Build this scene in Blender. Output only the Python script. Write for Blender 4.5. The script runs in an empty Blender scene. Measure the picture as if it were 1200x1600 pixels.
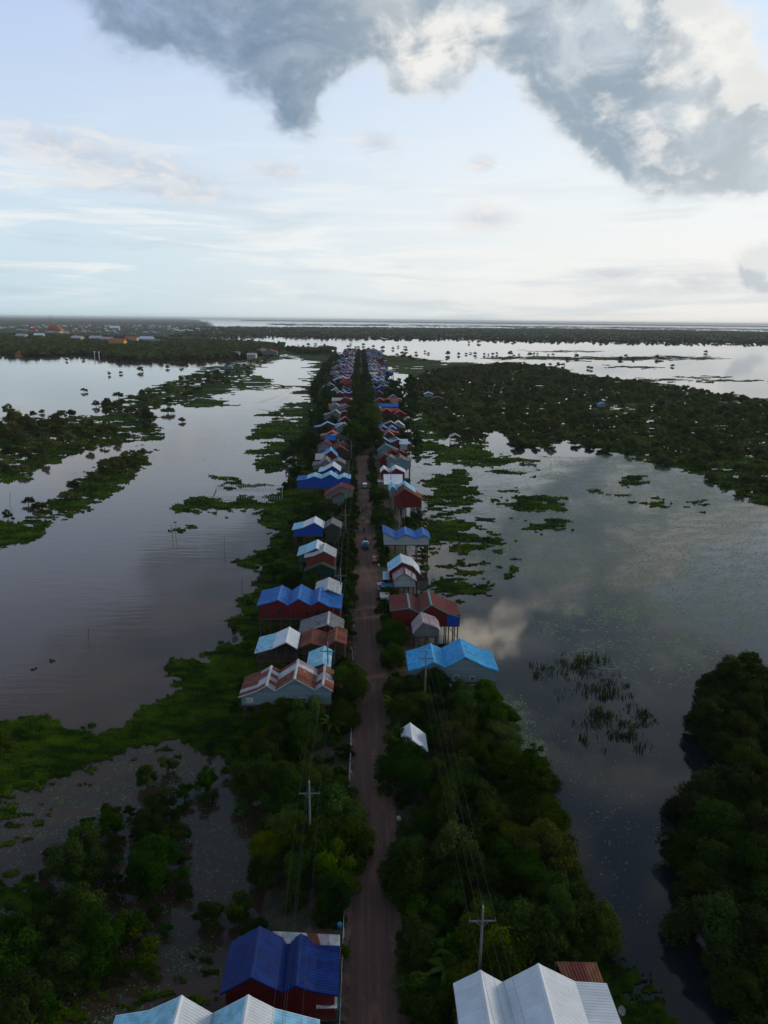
import bpy, bmesh, math, random
import numpy as np
from mathutils import Matrix, Vector
from math import radians, sin, cos, pi, atan2, asin, degrees, sqrt, exp, log

random.seed(7); RS = np.random.RandomState(7)
SC = bpy.context.scene
COL = SC.collection

# ------------------------------------------------------------------ camera
F = 1110.0; H = 64.0
PITCH, YAW, ROLL = radians(15.12), radians(1.75), radians(0.62)
def _rx(a): c, s = cos(a), sin(a); return np.array([[1, 0, 0], [0, c, -s], [0, s, c]])
def _rz(a): c, s = cos(a), sin(a); return np.array([[c, -s, 0], [s, c, 0], [0, 0, 1]])
R = _rz(-YAW) @ _rx(pi/2 - PITCH) @ _rz(ROLL)
def ray(px, py): return R @ np.array([(px-600)/F, -(py-800)/F, -1.0])
def up(px, py, z=0.0):
    d = ray(px, py); t = (z-H)/d[2]; return d[0]*t, d[1]*t
def pl(px, py, Y):
    d = ray(px, py); t = Y/d[1]; return d[0]*t, H+d[2]*t
def pj(X, Y, Z):
    sh = np.shape(X); v = R.T @ np.stack([np.ravel(X), np.ravel(Y), np.ravel(np.broadcast_to(Z-H, sh))])
    return (600+F*v[0]/-v[2]).reshape(sh), (800-F*v[1]/-v[2]).reshape(sh)
cam_d = bpy.data.cameras.new('camera'); cam = bpy.data.objects.new('camera', cam_d); COL.objects.link(cam)
M = Matrix([list(R[0])+[0], list(R[1])+[0], list(R[2])+[H], [0, 0, 0, 1]])
cam.matrix_world = M
cam_d.sensor_fit = 'VERTICAL'; cam_d.sensor_height = 36; cam_d.lens = F/1600*36
cam_d.clip_start = 0.5; cam_d.clip_end = 200000
SC.camera = cam

# ------------------------------------------------------------------ colour management, cycles
SC.view_settings.view_transform = 'Standard'; SC.view_settings.look = 'None'
SC.view_settings.exposure = 0.0; SC.view_settings.gamma = 1.0; SC.view_settings.use_curve_mapping = False
SC.render.engine = 'CYCLES'
SC.cycles.max_bounces = 6; SC.cycles.diffuse_bounces = 2; SC.cycles.glossy_bounces = 3
SC.cycles.transmission_bounces = 2; SC.cycles.volume_bounces = 1; SC.cycles.transparent_max_bounces = 8
SC.cycles.use_denoising = True
SC.cycles.caustics_reflective = False; SC.cycles.caustics_refractive = False

# ------------------------------------------------------------------ sun
SUN_AZ, SUN_EL = radians(72), radians(15)      # azimuth clockwise from +Y (ahead), i.e. low on the right, slightly ahead
sd = bpy.data.lights.new('sun', 'SUN'); so = bpy.data.objects.new('sun', sd); COL.objects.link(so)
sd.energy = 1.5; sd.angle = radians(8); sd.color = (1.0, 0.86, 0.68)
sun_dir = Vector((sin(SUN_AZ)*cos(SUN_EL), cos(SUN_AZ)*cos(SUN_EL), sin(SUN_EL)))
so.rotation_euler = sun_dir.to_track_quat('Z', 'Y').to_euler()

# ------------------------------------------------------------------ node helpers
class NT:
    def __init__(s, t): s.t = t; s.n = t.nodes; s.l = t.links
    def new(s, typ, **k):
        n = s.n.new(typ)
        for a, v in k.items(): setattr(n, a, v)
        return n
    def lk(s, v, sock):
        if isinstance(v, (int, float)):
            sock.default_value = v if sock.type == 'VALUE' else ((v, v, v) if sock.type == 'VECTOR' else (v, v, v, 1))
        elif isinstance(v, (tuple, list)):
            sock.default_value = tuple(v) + ((1,) if sock.type == 'RGBA' and len(v) == 3 else ())
        else: s.l.new(v, sock)
    def m(s, op, a, b=None, c=None, clamp=False):
        n = s.new('ShaderNodeMath', operation=op, use_clamp=clamp); s.lk(a, n.inputs[0])
        if b is not None: s.lk(b, n.inputs[1])
        if c is not None: s.lk(c, n.inputs[2])
        return n.outputs[0]
    def mix(s, f, a, b, blend='MIX'):
        n = s.new('ShaderNodeMix', data_type='RGBA', blend_type=blend); s.lk(f, n.inputs[0]); s.lk(a, n.inputs[6]); s.lk(b, n.inputs[7])
        return n.outputs[2]
    def smooth(s, x, a, b, lo=0.0, hi=1.0):
        n = s.new('ShaderNodeMapRange', interpolation_type='SMOOTHSTEP'); s.lk(x, n.inputs[0])
        s.lk(a, n.inputs[1]); s.lk(b, n.inputs[2]); s.lk(lo, n.inputs[3]); s.lk(hi, n.inputs[4]); return n.outputs[0]
    def lin(s, x, a, b, lo=0.0, hi=1.0):
        n = s.new('ShaderNodeMapRange'); s.lk(x, n.inputs[0])
        s.lk(a, n.inputs[1]); s.lk(b, n.inputs[2]); s.lk(lo, n.inputs[3]); s.lk(hi, n.inputs[4]); return n.outputs[0]
    def noise(s, vec, scale, detail=3, rough=0.5, dist=0.0):
        n = s.new('ShaderNodeTexNoise'); n.inputs['Scale'].default_value = scale; n.inputs['Detail'].default_value = detail
        n.inputs['Roughness'].default_value = rough; n.inputs['Distortion'].default_value = dist
        if vec is not None: s.l.new(vec, n.inputs['Vector'])
        return n
    def vmul(s, vec, xyz):
        n = s.new('ShaderNodeVectorMath', operation='MULTIPLY'); s.l.new(vec, n.inputs[0]); n.inputs[1].default_value = xyz; return n.outputs[0]
    def vadd(s, vec, b):
        n = s.new('ShaderNodeVectorMath', operation='ADD'); s.l.new(vec, n.inputs[0]); s.lk(b, n.inputs[1]); return n.outputs[0]
    def ramp(s, x, stops):
        n = s.new('ShaderNodeValToRGB'); s.l.new(x, n.inputs[0]); e = n.color_ramp.elements
        e[0].position, e[0].color = stops[0][0], (*stops[0][1], 1); e[1].position, e[1].color = stops[-1][0], (*stops[-1][1], 1)
        for p, c in stops[1:-1]:
            k = e.new(p); k.color = (*c, 1)
        return n.outputs[0]

# ------------------------------------------------------------------ world: Nishita sky behind high veil, cirrus and cumulus
def azel(px, py):
    d = ray(px, py); d = d/np.linalg.norm(d); return degrees(atan2(d[0], d[1])), degrees(asin(d[2]))
PXD = 0.0516
# (px, py, rx px, ry px, weight) in photograph pixels; negative py lies above the frame
BLOBS = [(300, 25, 120, 62, 1), (430, 60, 125, 80, 1), (455, 150, 55, 55, .9), (520, 40, 95, 60, 1), (590, 5, 70, 30, .8),
         (660, 45, 80, 58, 1), (745, 10, 70, 45, .8),
         (850, 25, 110, 62, 1.05), (940, 85, 95, 82, 1.1), (1040, 150, 120, 100, 1.2), (1110, 225, 135, 55, 1.1), (1000, 40, 100, 55, 1.1),
         (1185, 245, 90, 40, 1), (985, 200, 50, 45, .9),
         (1190, 425, 40, 34, .8),
         (960, -120, 200, 95, 1.1), (760, -160, 150, 90, 1.0), (330, -130, 260, 85, 1.0), (1240, 190, 50, 70, .9),
         (560, -250, 180, 80, 1.0), (1200, -350, 330, 130, 1.1), (40, -380, 280, 110, 1.0)]
W = bpy.data.worlds.new('World'); SC.world = W; W.use_nodes = True
wt = NT(W.node_tree); wt.n.clear()
tc = wt.new('ShaderNodeTexCoord'); dirv = tc.outputs['Generated']
# density node group
g = bpy.data.node_groups.new('cloud_density', 'ShaderNodeTree')
g.interface.new_socket('Vector', in_out='INPUT', socket_type='NodeSocketVector')
g.interface.new_socket('Density', in_out='OUTPUT', socket_type='NodeSocketFloat')
q = NT(g); gi = q.new('NodeGroupInput'); go = q.new('NodeGroupOutput')
D = gi.outputs[0]
wn = q.noise(q.vmul(D, (7, 7, 11)), 1.0, 5, 0.55)
sp = q.new('ShaderNodeSeparateXYZ'); q.l.new(D, sp.inputs[0])
wc = q.new('ShaderNodeSeparateColor'); q.l.new(wn.outputs['Color'], wc.inputs[0])
az = q.m('MULTIPLY', q.m('ARCTAN2', sp.outputs[0], sp.outputs[1]), 180/pi)
el = q.m('MULTIPLY', q.m('ARCSINE', sp.outputs[2]), 180/pi)
u = q.m('ADD', az, q.m('MULTIPLY', q.m('SUBTRACT', wc.outputs[0], .5), 6.5))
v = q.m('ADD', el, q.m('MULTIPLY', q.m('SUBTRACT', wc.outputs[1], .5), 4.5))
acc = None
for (bx, by, rx_, ry_, w_) in BLOBS:
    a0, e0 = azel(bx, by)
    du = q.m('DIVIDE', q.m('SUBTRACT', u, a0), rx_*PXD*1.17/max(.6, cos(radians(e0))))
    dv = q.m('DIVIDE', q.m('SUBTRACT', v, e0), ry_*PXD*1.17)
    r2 = q.m('ADD', q.m('MULTIPLY', du, du), q.m('MULTIPLY', dv, dv))
    b_ = q.m('MULTIPLY', q.m('SUBTRACT', 1.0, q.m('SQRT', r2)), w_)
    if acc is None: acc = b_
    else:
        acc = q.m('SMOOTH_MAX', acc, b_, 0.25)
gen = q.noise(q.vadd(q.vmul(D, (2.6, 2.6, 3.2)), (3.1, 1.7, 0.4)), 1.0, 4, 0.5)
gf = q.m('MULTIPLY', q.m('SUBTRACT', gen.outputs['Fac'], .47), 3.2)
gf = q.m('SUBTRACT', gf, q.smooth(el, 22.0, 34.0, 1.6, 0.0))
acc = q.m('SMOOTH_MAX', acc, gf, 0.2)
fine = q.noise(q.vmul(D, (16, 16, 24)), 1.0, 8, 0.6, 0.3)
acc = q.m('MINIMUM', q.m('MULTIPLY', acc, 1.5), .62)
vo = q.new('ShaderNodeTexVoronoi', feature='F1'); vo.inputs['Scale'].default_value = 1.0
wv = q.new('ShaderNodeVectorMath', operation='MULTIPLY_ADD'); q.l.new(wn.outputs['Color'], wv.inputs[0]); wv.inputs[1].default_value = (2.2, 2.2, 2.2); q.l.new(q.vmul(D, (13, 13, 18)), wv.inputs[2]); q.l.new(wv.outputs[0], vo.inputs['Vector'])
acc = q.m('ADD', acc, q.m('MULTIPLY', q.m('SUBTRACT', .5, vo.outputs['Distance']), .30))
acc = q.m('ADD', acc, q.m('MULTIPLY', q.m('SUBTRACT', fine.outputs['Fac'], .5), .95))
q.l.new(acc, go.inputs[0])
def dens(vec):
    n = wt.new('ShaderNodeGroup'); n.node_tree = g; wt.l.new(vec, n.inputs[0]); return n.outputs[0]
d0 = dens(dirv)
d1 = dens(wt.vadd(dirv, (0.022, 0.0, 0.022)))
thick = wt.smooth(d0, 0.10, 0.50)
lit = wt.m('MULTIPLY', wt.smooth(wt.m('SUBTRACT', d0, d1), 0.0, 0.30), .75)
sps = wt.new('ShaderNodeSeparateXYZ'); wt.l.new(dirv, sps.inputs[0])
elw = wt.m('MULTIPLY', wt.m('ARCSINE', sps.outputs[2]), 180/pi)
azw = wt.m('MULTIPLY', wt.m('ARCTAN2', sps.outputs[0], sps.outputs[1]), 180/pi)
softn = wt.smooth(azw, 4, -12, .40, .75)
cover = wt.smooth(d0, -.04, softn)
e01 = wt.lin(elw, 0, 60)
left = wt.ramp(e01, [(0, (.58, .75, .83)), (.06, (.63, .79, .89)), (.14, (.66, .80, .93)), (.32, (.53, .66, .92)), (.5, (.26, .37, .58)), (1, (.10, .16, .28))])
right = wt.ramp(e01, [(0, (.94, .92, .88)), (.07, (.95, .95, .93)), (.18, (.90, .96, 1.0)), (.34, (.70, .84, 1.02)), (.5, (.30, .40, .58)), (1, (.10, .16, .28))])
sidef = wt.smooth(azw, -32, 26)
far_side = wt.smooth(wt.m('ABSOLUTE', azw), 60, 150)      # away from the low sun the sky is dimmer
base = wt.mix(sidef, left, right)
base = wt.mix(wt.m('MULTIPLY', far_side, .55), base, (.26, .36, .50))
ci = wt.noise(wt.vmul(dirv, (4.5, 4.5, 42)), 1.0, 6, 0.6, 0.8)
cif = wt.m('MULTIPLY', wt.smooth(ci.outputs['Fac'], .47, .66), wt.smooth(elw, 16, 6))
cif = wt.m('MULTIPLY', cif, wt.smooth(elw, .2, 2.5))
base = wt.mix(wt.m('MULTIPLY', cif, .75), base, (.95, .96, .95))
ci2 = wt.noise(wt.vadd(wt.vmul(dirv, (3, 3, 30)), (9.1, 2, 5)), 1.0, 5, 0.55, 0.4)
c2f = wt.m('MULTIPLY', wt.smooth(ci2.outputs['Fac'], .5, .68), wt.smooth(elw, 13, 4))
base = wt.mix(wt.m('MULTIPLY', c2f, .45), base, (.52, .62, .70))
nish = wt.new('ShaderNodeTexSky', sky_type='NISHITA'); nish.sun_disc = False
nish.sun_elevation = SUN_EL; nish.sun_rotation = SUN_AZ; nish.air_density = 1.0; nish.dust_density = 1.5
leftness = wt.smooth(azw, 2, -9)
shade = wt.mix(leftness, wt.mix(wt.smooth(azw, 18, 24), (.33, .41, .49), (.47, .53, .58)), (.19, .28, .40))
bill = wt.noise(wt.vmul(dirv, (9, 9, 15)), 1.0, 7, .62, .6)
shade = wt.mix(wt.m('MULTIPLY', wt.smooth(bill.outputs['Fac'], .40, .66), wt.smooth(azw, -8, 6, .25, 1.0)), shade, (.60, .67, .73))
cc = wt.mix(thick, wt.mix(leftness, (.80, .83, .85), (.46, .56, .72)), shade)
cc = wt.mix(wt.m('MULTIPLY', lit, wt.smooth(azw, 4, 20, .10, 1.0)), cc, (.93, .92, .88))
lowf = wt.smooth(elw, 11, 4)
cc = wt.mix(wt.m('MULTIPLY', lowf, .35), cc, (.74, .78, .82))
wf = None
for (bx, by, rx_, ry_) in [(780, -125, 44, 24), (862, -92, 30, 36), (930, -48, 60, 12), (1075, 84, 44, 22), (1100, 130, 30, 30), (650, 60, 75, 45), (715, 40, 50, 40), (590, 10, 50, 20), (1150, 100, 45, 55), (1110, 40, 60, 30), (1090, 175, 60, 24), (1060, 110, 40, 22)]:
    a0, e0 = azel(bx, by); nz = wt.noise(wt.vmul(dirv, (14, 14, 20)), 1.0, 5, .6) if wf is None else nz
    w1_ = wt.m('MULTIPLY', wt.m('SUBTRACT', nz.outputs['Fac'], .5), 3.2)
    du = wt.m('DIVIDE', wt.m('SUBTRACT', azw, a0), rx_*PXD*1.3); dv = wt.m('DIVIDE', wt.m('SUBTRACT', elw, e0), ry_*PXD*1.3)
    b_ = wt.m('ADD', wt.m('SUBTRACT', 1.0, wt.m('SQRT', wt.m('ADD', wt.m('MULTIPLY', du, du), wt.m('MULTIPLY', dv, dv)))), w1_)
    wf = b_ if wf is None else wt.m('MAXIMUM', wf, b_)
cc = wt.mix(wt.m('MULTIPLY', wt.m('MULTIPLY', wt.smooth(wf, .0, .8), wt.smooth(bill.outputs['Fac'], .36, .58, .25, 1.0)), .9), cc, wt.mix(wt.smooth(elw, 21.2, 22.6), (.97, .95, .90), (3.4, 3.1, 2.6)))
dimup = wt.smooth(elw, 25, 50)
cc = wt.mix(wt.m('MULTIPLY', dimup, .8), cc, (.15, .19, .25))
pn = wt.noise(wt.vmul(dirv, (16, 16, 34)), 1.0, 7, .62, .5); pf = None
for (bx, by, rx_, ry_) in [(85, 222, 70, 26), (150, 245, 95, 30), (225, 262, 95, 26), (300, 285, 60, 18), (435, 266, 44, 16), (760, 342, 55, 20), (1090, 440, 70, 22), (590, 225, 36, 22), (755, 255, 26, 14), (250, 300, 160, 14), (960, 430, 60, 16)]:
    a0, e0 = azel(bx, by); du = wt.m('DIVIDE', wt.m('SUBTRACT', azw, a0), rx_*PXD*1.3); dv = wt.m('DIVIDE', wt.m('SUBTRACT', elw, e0), ry_*PXD*1.3)
    b_ = wt.m('SUBTRACT', 1.0, wt.m('SQRT', wt.m('ADD', wt.m('MULTIPLY', du, du), wt.m('MULTIPLY', dv, dv)))); pf = b_ if pf is None else wt.m('MAXIMUM', pf, b_)
pf = wt.m('ADD', pf, wt.m('MULTIPLY', wt.m('SUBTRACT', pn.outputs['Fac'], .5), 2.6))
base = wt.mix(wt.m('MULTIPLY', wt.smooth(pf, .1, 1.0), .7), base, wt.mix(wt.smooth(pn.outputs['Fac'], .42, .62), (.58, .62, .70), (.88, .84, .83)))
sky = wt.mix(cover, base, cc)
sky = wt.mix(1.0, sky, (10.0, 10.0, 10.0), 'MULTIPLY')
sky = wt.mix(.93, nish.outputs[0], sky)
bg = wt.new('ShaderNodeBackground'); wt.l.new(sky, bg.inputs[0]); bg.inputs[1].default_value = 0.1
wo = wt.new('ShaderNodeOutputWorld'); wt.l.new(bg.outputs[0], wo.inputs[0])
W.cycles.sampling_method = 'MANUAL'; W.cycles.sample_map_resolution = 512

# ------------------------------------------------------------------ materials
MATS = {}
def mat(name, col, rough=.8, metal=0., spec=.3, nscale=3., nvar=.35, bump=0., bscale=20., objvar=0., trans=None, stripe=None, col2=None, c2f=(.5, .62)):
    if name in MATS: return MATS[name]
    m = bpy.data.materials.new(name); m.use_nodes = True; t = NT(m.node_tree); t.n.clear()
    o = t.new('ShaderNodeOutputMaterial'); b = t.new('ShaderNodeBsdfPrincipled')
    geo = t.new('ShaderNodeNewGeometry'); pos = geo.outputs['Position']
    n1 = t.noise(pos, nscale, 5, .6)
    dark = tuple(c*(1-nvar) for c in col); light = tuple(min(1, c*(1+nvar)) for c in col)
    c = t.mix(t.smooth(n1.outputs[0], .3, .7), dark, light)
    if col2:
        n2 = t.noise(t.vadd(pos, (31, 7, 3)), nscale*.6, 6, .65)
        c = t.mix(t.smooth(n2.outputs[0], c2f[0], c2f[1]), c, col2)
    if objvar:
        oi = t.new('ShaderNodeObjectInfo'); k = t.lin(oi.outputs['Random'], 0, 1, 1-objvar, 1+objvar)
        hs = t.new('ShaderNodeHueSaturation'); t.l.new(k, hs.inputs['Value']); t.l.new(c, hs.inputs['Color']); c = hs.outputs[0]
        t.l.new(t.lin(t.m('FRACT', t.m('MULTIPLY', oi.outputs['Random'], 17.3)), 0, 1, .5-objvar*.05, .5+objvar*.05), hs.inputs['Hue'])
    t.l.new(c, b.inputs['Base Color']); b.inputs['Roughness'].default_value = rough; b.inputs['Metallic'].default_value = metal
    b.inputs['Specular IOR Level'].default_value = spec
    if bump:
        nb = t.noise(pos if not stripe else t.vmul(pos, stripe), bscale, 3, .6); bp = t.new('ShaderNodeBump'); bp.inputs['Strength'].default_value = bump
        bp.inputs['Distance'].default_value = .03; t.l.new(nb.outputs[0], bp.inputs['Height']); t.l.new(bp.outputs[0], b.inputs['Normal'])
    t.l.new(b.outputs[0], o.inputs[0]); MATS[name] = m; return m
def board_mat(name, col, var=.3):
    """painted timber / sheet wall: horizontal board courses, weathered"""
    if name in MATS: return MATS[name]
    m = bpy.data.materials.new(name); m.use_nodes = True; t = NT(m.node_tree); t.n.clear()
    o = t.new('ShaderNodeOutputMaterial'); b = t.new('ShaderNodeBsdfPrincipled'); geo = t.new('ShaderNodeNewGeometry')
    sp_ = t.new('ShaderNodeSeparateXYZ'); t.l.new(geo.outputs['Position'], sp_.inputs[0])
    row = t.m('FLOOR', t.m('MULTIPLY', sp_.outputs[2], 4.5)); fr = t.m('FRACT', t.m('MULTIPLY', sp_.outputs[2], 4.5))
    wn_ = t.new('ShaderNodeTexWhiteNoise', noise_dimensions='1D'); t.l.new(row, wn_.inputs['W'])
    n1 = t.noise(t.vmul(geo.outputs['Position'], (.7, .7, 3)), 1.2, 6, .65)
    f = t.m('ADD', t.m('MULTIPLY', wn_.outputs[0], .45), t.m('MULTIPLY', n1.outputs[0], .6))
    c = t.mix(f, tuple(x*(1-var*1.3) for x in col), tuple(min(1, x*(1+var)) for x in col))
    t.l.new(c, b.inputs['Base Color']); b.inputs['Roughness'].default_value = .75; b.inputs['Specular IOR Level'].default_value = .25
    bp = t.new('ShaderNodeBump'); bp.inputs['Strength'].default_value = .6; bp.inputs['Distance'].default_value = .03
    t.l.new(t.smooth(fr, 0, .15), bp.inputs['Height']); t.l.new(bp.outputs[0], b.inputs['Normal'])
    t.l.new(b.outputs[0], o.inputs[0]); MATS[name] = m; return m
def roofm(name, col, rough=.38, col2=None, c2f=(.56, .66), objvar=.12, spec=.5):
    return mat('roof_'+name, col, rough, 0.0, spec, nscale=1.3, nvar=.24, col2=col2, c2f=c2f, objvar=objvar, bump=.12, bscale=6)
ROOF = {
 'cobalt': roofm('cobalt', (.006, .125, .42), .45, (.04, .16, .34), (.52, .7), spec=.3), 'royal': roofm('royal', (.001, .020, .14), .5, (.012, .03, .11), (.52, .7), spec=.15), 'sky': roofm('sky', (.025, .32, .62), .45, (.07, .30, .48), (.52, .7), spec=.3),
 'paleblue': roofm('paleblue', (.24, .52, .66)), 'white': mat('roof_white', (.60, .64, .68), .5, 0, .5, nscale=.7, nvar=.08, objvar=.05, bump=.12, bscale=6), 'zinc': roofm('zinc', (.38, .41, .43), .42, (.2, .17, .15), (.6, .75)),
 'grey': roofm('grey', (.17, .175, .18), .6, (.12, .07, .05), (.52, .7)), 'rust': roofm('rust', (.17, .055, .035), .75, (.30, .24, .21), (.62, .72), .35, .25),
 'maroon': roofm('maroon', (.14, .022, .02), .6, (.10, .05, .04), (.5, .7), .1, .3), 'red': roofm('red', (.36, .05, .045), .6, None, (.5, .6), .1, .3),
 'orange': roofm('orange', (.33, .11, .065), .7, None, (.5, .6), .1, .3), 'teal': roofm('teal', (.03, .20, .20), .5), 'mauve': roofm('mauve', (.34, .27, .29), .5, (.2, .12, .1), (.5, .7)),
 'cream': roofm('cream', (.48, .45, .42), .6, (.3, .24, .2), (.55, .7)), 'green': roofm('green', (.02, .07, .045), .6)}
WALL = {
 'slate': board_mat('wall_slate', (.16, .225, .25)), 'darkred': board_mat('wall_darkred', (.13, .010, .010)), 'royal': board_mat('wall_royal', (.004, .03, .28), .12),
 'cobalt': board_mat('wall_cobalt', (.006, .06, .34), .12), 'grey': board_mat('wall_grey', (.15, .16, .165)), 'brown': board_mat('wall_brown', (.055, .03, .022)),
 'olive': board_mat('wall_olive', (.045, .055, .045)), 'green': board_mat('wall_green', (.012, .045, .035)), 'teal': board_mat('wall_teal', (.02, .10, .10)),
 'pale': board_mat('wall_pale', (.34, .38, .40)), 'rustw': board_mat('wall_rustw', (.16, .035, .025)), 'cream': board_mat('wall_cream', (.45, .40, .33)), 'yellow': board_mat('wall_yellow', (.6, .34, .06))}
TIMBER = mat('timber', (.075, .055, .045), .85, nscale=5, nvar=.4)
CONC = mat('concrete', (.12, .125, .13), .85, nscale=4, nvar=.25)
TRIMW = mat('trim_white', (.55, .58, .60), .6, nvar=.15)
DARKG = mat('dark_opening', (.012, .012, .014), .5)
WOODSH = mat('shutter', (.10, .025, .02), .7)
CREAMP = mat('cream_panel', (.42, .36, .28), .7)
BARK = mat('bark', (.07, .055, .042), .9, bump=.5, bscale=9)

def leaf_mat(name, dark, light, objvar=.35, trans=.25, rough_=.75, spec_=.04):
    m = bpy.data.materials.new(name); m.use_nodes = True; t = NT(m.node_tree); t.n.clear()
    o = t.new('ShaderNodeOutputMaterial'); b = t.new('ShaderNodeBsdfPrincipled')
    at = t.new('ShaderNodeAttribute'); at.attribute_name = 'tone'
    oi = t.new('ShaderNodeObjectInfo')
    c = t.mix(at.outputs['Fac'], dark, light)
    hs = t.new('ShaderNodeHueSaturation'); t.l.new(c, hs.inputs['Color'])
    t.l.new(t.lin(oi.outputs['Random'], 0, 1, 1-objvar, 1+objvar), hs.inputs['Value'])
    t.l.new(t.lin(t.m('FRACT', t.m('MULTIPLY', oi.outputs['Random'], 13.7)), 0, 1, .475, .53), hs.inputs['Hue'])
    t.l.new(t.lin(t.m('FRACT', t.m('MULTIPLY', oi.outputs['Random'], 41.3)), 0, 1, .95, 1.25), hs.inputs['Saturation'])
    t.l.new(hs.outputs[0], b.inputs['Base Color']); b.inputs['Roughness'].default_value = rough_; b.inputs['Specular IOR Level'].default_value = spec_
    tr = t.new('ShaderNodeBsdfTranslucent'); t.l.new(hs.outputs[0], tr.inputs[0])
    mx = t.new('ShaderNodeMixShader'); mx.inputs[0].default_value = trans; t.l.new(b.outputs[0], mx.inputs[1]); t.l.new(tr.outputs[0], mx.inputs[2])
    t.l.new(mx.outputs[0], o.inputs[0]); MATS[name] = m; return m
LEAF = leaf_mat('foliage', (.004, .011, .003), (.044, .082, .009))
LEAFY = leaf_mat('foliage_yellow', (.014, .028, .005), (.085, .115, .014))
LEAFD = leaf_mat('foliage_dark', (.004, .010, .003), (.036, .056, .010), .3)
LEAFB = leaf_mat('foliage_bush', (.018, .028, .012), (.12, .135, .040), .45)
HYA = leaf_mat('hyacinth', (.014, .034, .005), (.085, .140, .012), .1)
REED = leaf_mat('reed', (.022, .036, .012), (.085, .10, .035), .1)
LILY = leaf_mat('lily_pad', (.045, .095, .045), (.14, .21, .10), .1, .05, .35, .3)

# ------------------------------------------------------------------ object helpers
def tag(o, label=None, cat=None, group=None, kind=None):
    if label: o['label'] = label
    if cat: o['category'] = cat
    if group: o['group'] = group
    if kind: o['kind'] = kind
    return o
def link(name, data, parent=None, loc=None, rotz=0, scl=None):
    o = bpy.data.objects.new(name, data); COL.objects.link(o)
    if parent: o.parent = parent
    if loc is not None: o.location = loc
    if rotz: o.rotation_euler = (0, 0, rotz)
    if scl is not None: o.scale = scl if isinstance(scl, (tuple, list)) else (scl,)*3
    return o
def mesh(name, vs, fs, mats, smooth=False, mi=None, tone=None):
    me = bpy.data.meshes.new(name)
    vs = np.asarray(vs, dtype=np.float32)
    if isinstance(fs, np.ndarray):
        n, k = fs.shape
        me.vertices.add(len(vs)); me.vertices.foreach_set('co', vs.ravel())
        me.loops.add(n*k); me.loops.foreach_set('vertex_index', fs.ravel().astype(np.int32))
        me.polygons.add(n); me.polygons.foreach_set('loop_start', np.arange(0, n*k, k, dtype=np.int32))
        me.update(calc_edges=True)
    else:
        me.from_pydata([tuple(map(float, v_)) for v_ in vs], [], fs); me.update()
    for m_ in (mats if isinstance(mats, (list, tuple)) else [mats]): me.materials.append(m_)
    if mi is not None: me.polygons.foreach_set('material_index', np.asarray(mi, dtype=np.int32))
    if smooth: me.polygons.foreach_set('use_smooth', np.ones(len(me.polygons), dtype=bool))
    if tone is not None:
        a = me.attributes.new('tone', 'FLOAT', 'POINT'); a.data.foreach_set('value', np.asarray(tone, dtype=np.float32))
    return me
class MB:
    def __init__(s): s.v = []; s.f = []; s.mi = []
    def add(s, vs, fs, k=0):
        n = len(s.v); s.v += [tuple(a) for a in vs]; s.f += [tuple(i+n for i in f) for f in fs]; s.mi += [k]*len(fs); return s
    def box(s, x0, x1, y0, y1, z0, z1, k=0):
        return s.add([(x0, y0, z0), (x1, y0, z0), (x1, y1, z0), (x0, y1, z0), (x0, y0, z1), (x1, y0, z1), (x1, y1, z1), (x0, y1, z1)],
              [(0, 3, 2, 1), (4, 5, 6, 7), (0, 1, 5, 4), (1, 2, 6, 5), (2, 3, 7, 6), (3, 0, 4, 7)], k)
    def tube(s, p, r, n=6, k=0, cap=True):
        """p: list of points, r: list of radii"""
        p = [Vector(a) for a in p]; r = r if isinstance(r, (list, tuple)) else [r]*len(p); base = len(s.v); rings = []
        for i, a in enumerate(p):
            t = (p[min(i+1, len(p)-1)]-p[max(i-1, 0)]).normalized(); x = t.orthogonal().normalized() if abs(t.z) < .9 else Vector((1, 0, 0))
            x = (x-t*x.dot(t)).normalized(); y = t.cross(x)
            rings.append([tuple(a+(x*cos(2*pi*j/n)+y*sin(2*pi*j/n))*r[i]) for j in range(n)])
        vs = [v_ for rg in rings for v_ in rg]; fs = []
        for i in range(len(p)-1):
            for j in range(n): fs.append((i*n+j, i*n+(j+1) % n, (i+1)*n+(j+1) % n, (i+1)*n+j))
        if cap: fs += [tuple(range(n-1, -1, -1)), tuple((len(p)-1)*n+j for j in range(n))]
        return s.add(vs, fs, k)
    def me(s, name, mats, smooth=False): return mesh(name, s.v, s.f, mats, smooth, s.mi)
    def ob(s, name, mats, parent=None, loc=None, smooth=False, rotz=0): return link(name, s.me(name, mats, smooth), parent, loc, rotz)

# value noise
def _h(i, j, s): 
    n = (i*374761393 + j*668265263 + s*1442695041) & 0xffffffff
    n = ((n ^ (n >> 13))*1274126177) & 0xffffffff
    return ((n ^ (n >> 16)) & 0xffff)/65535.0
def vnoise(x, y, s=0):
    xi = np.floor(x).astype(np.int64); yi = np.floor(y).astype(np.int64); xf = x-xi; yf = y-yi
    a = xf*xf*(3-2*xf); b = yf*yf*(3-2*yf)
    return (_h(xi, yi, s)*(1-a)+_h(xi+1, yi, s)*a)*(1-b)+(_h(xi, yi+1, s)*(1-a)+_h(xi+1, yi+1, s)*a)*b
def fbm(x, y, s=0, o=4):
    t = 0; w = .5; n = 0
    for k in range(o): t = t+w*vnoise(x*2**k, y*2**k, s+k*17); n += w; w *= .55
    return t/n
def inpoly(px, py, poly):
    c = np.zeros(px.shape, bool); P = poly; j = len(P)-1
    for i in range(len(P)):
        xi, yi = P[i]; xj, yj = P[j]
        if yi != yj:
            t = ((yi > py) != (yj > py)) & (px < (xj-xi)*(py-yi)/(yj-yi)+xi); c ^= t
        j = i
    return c

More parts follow.
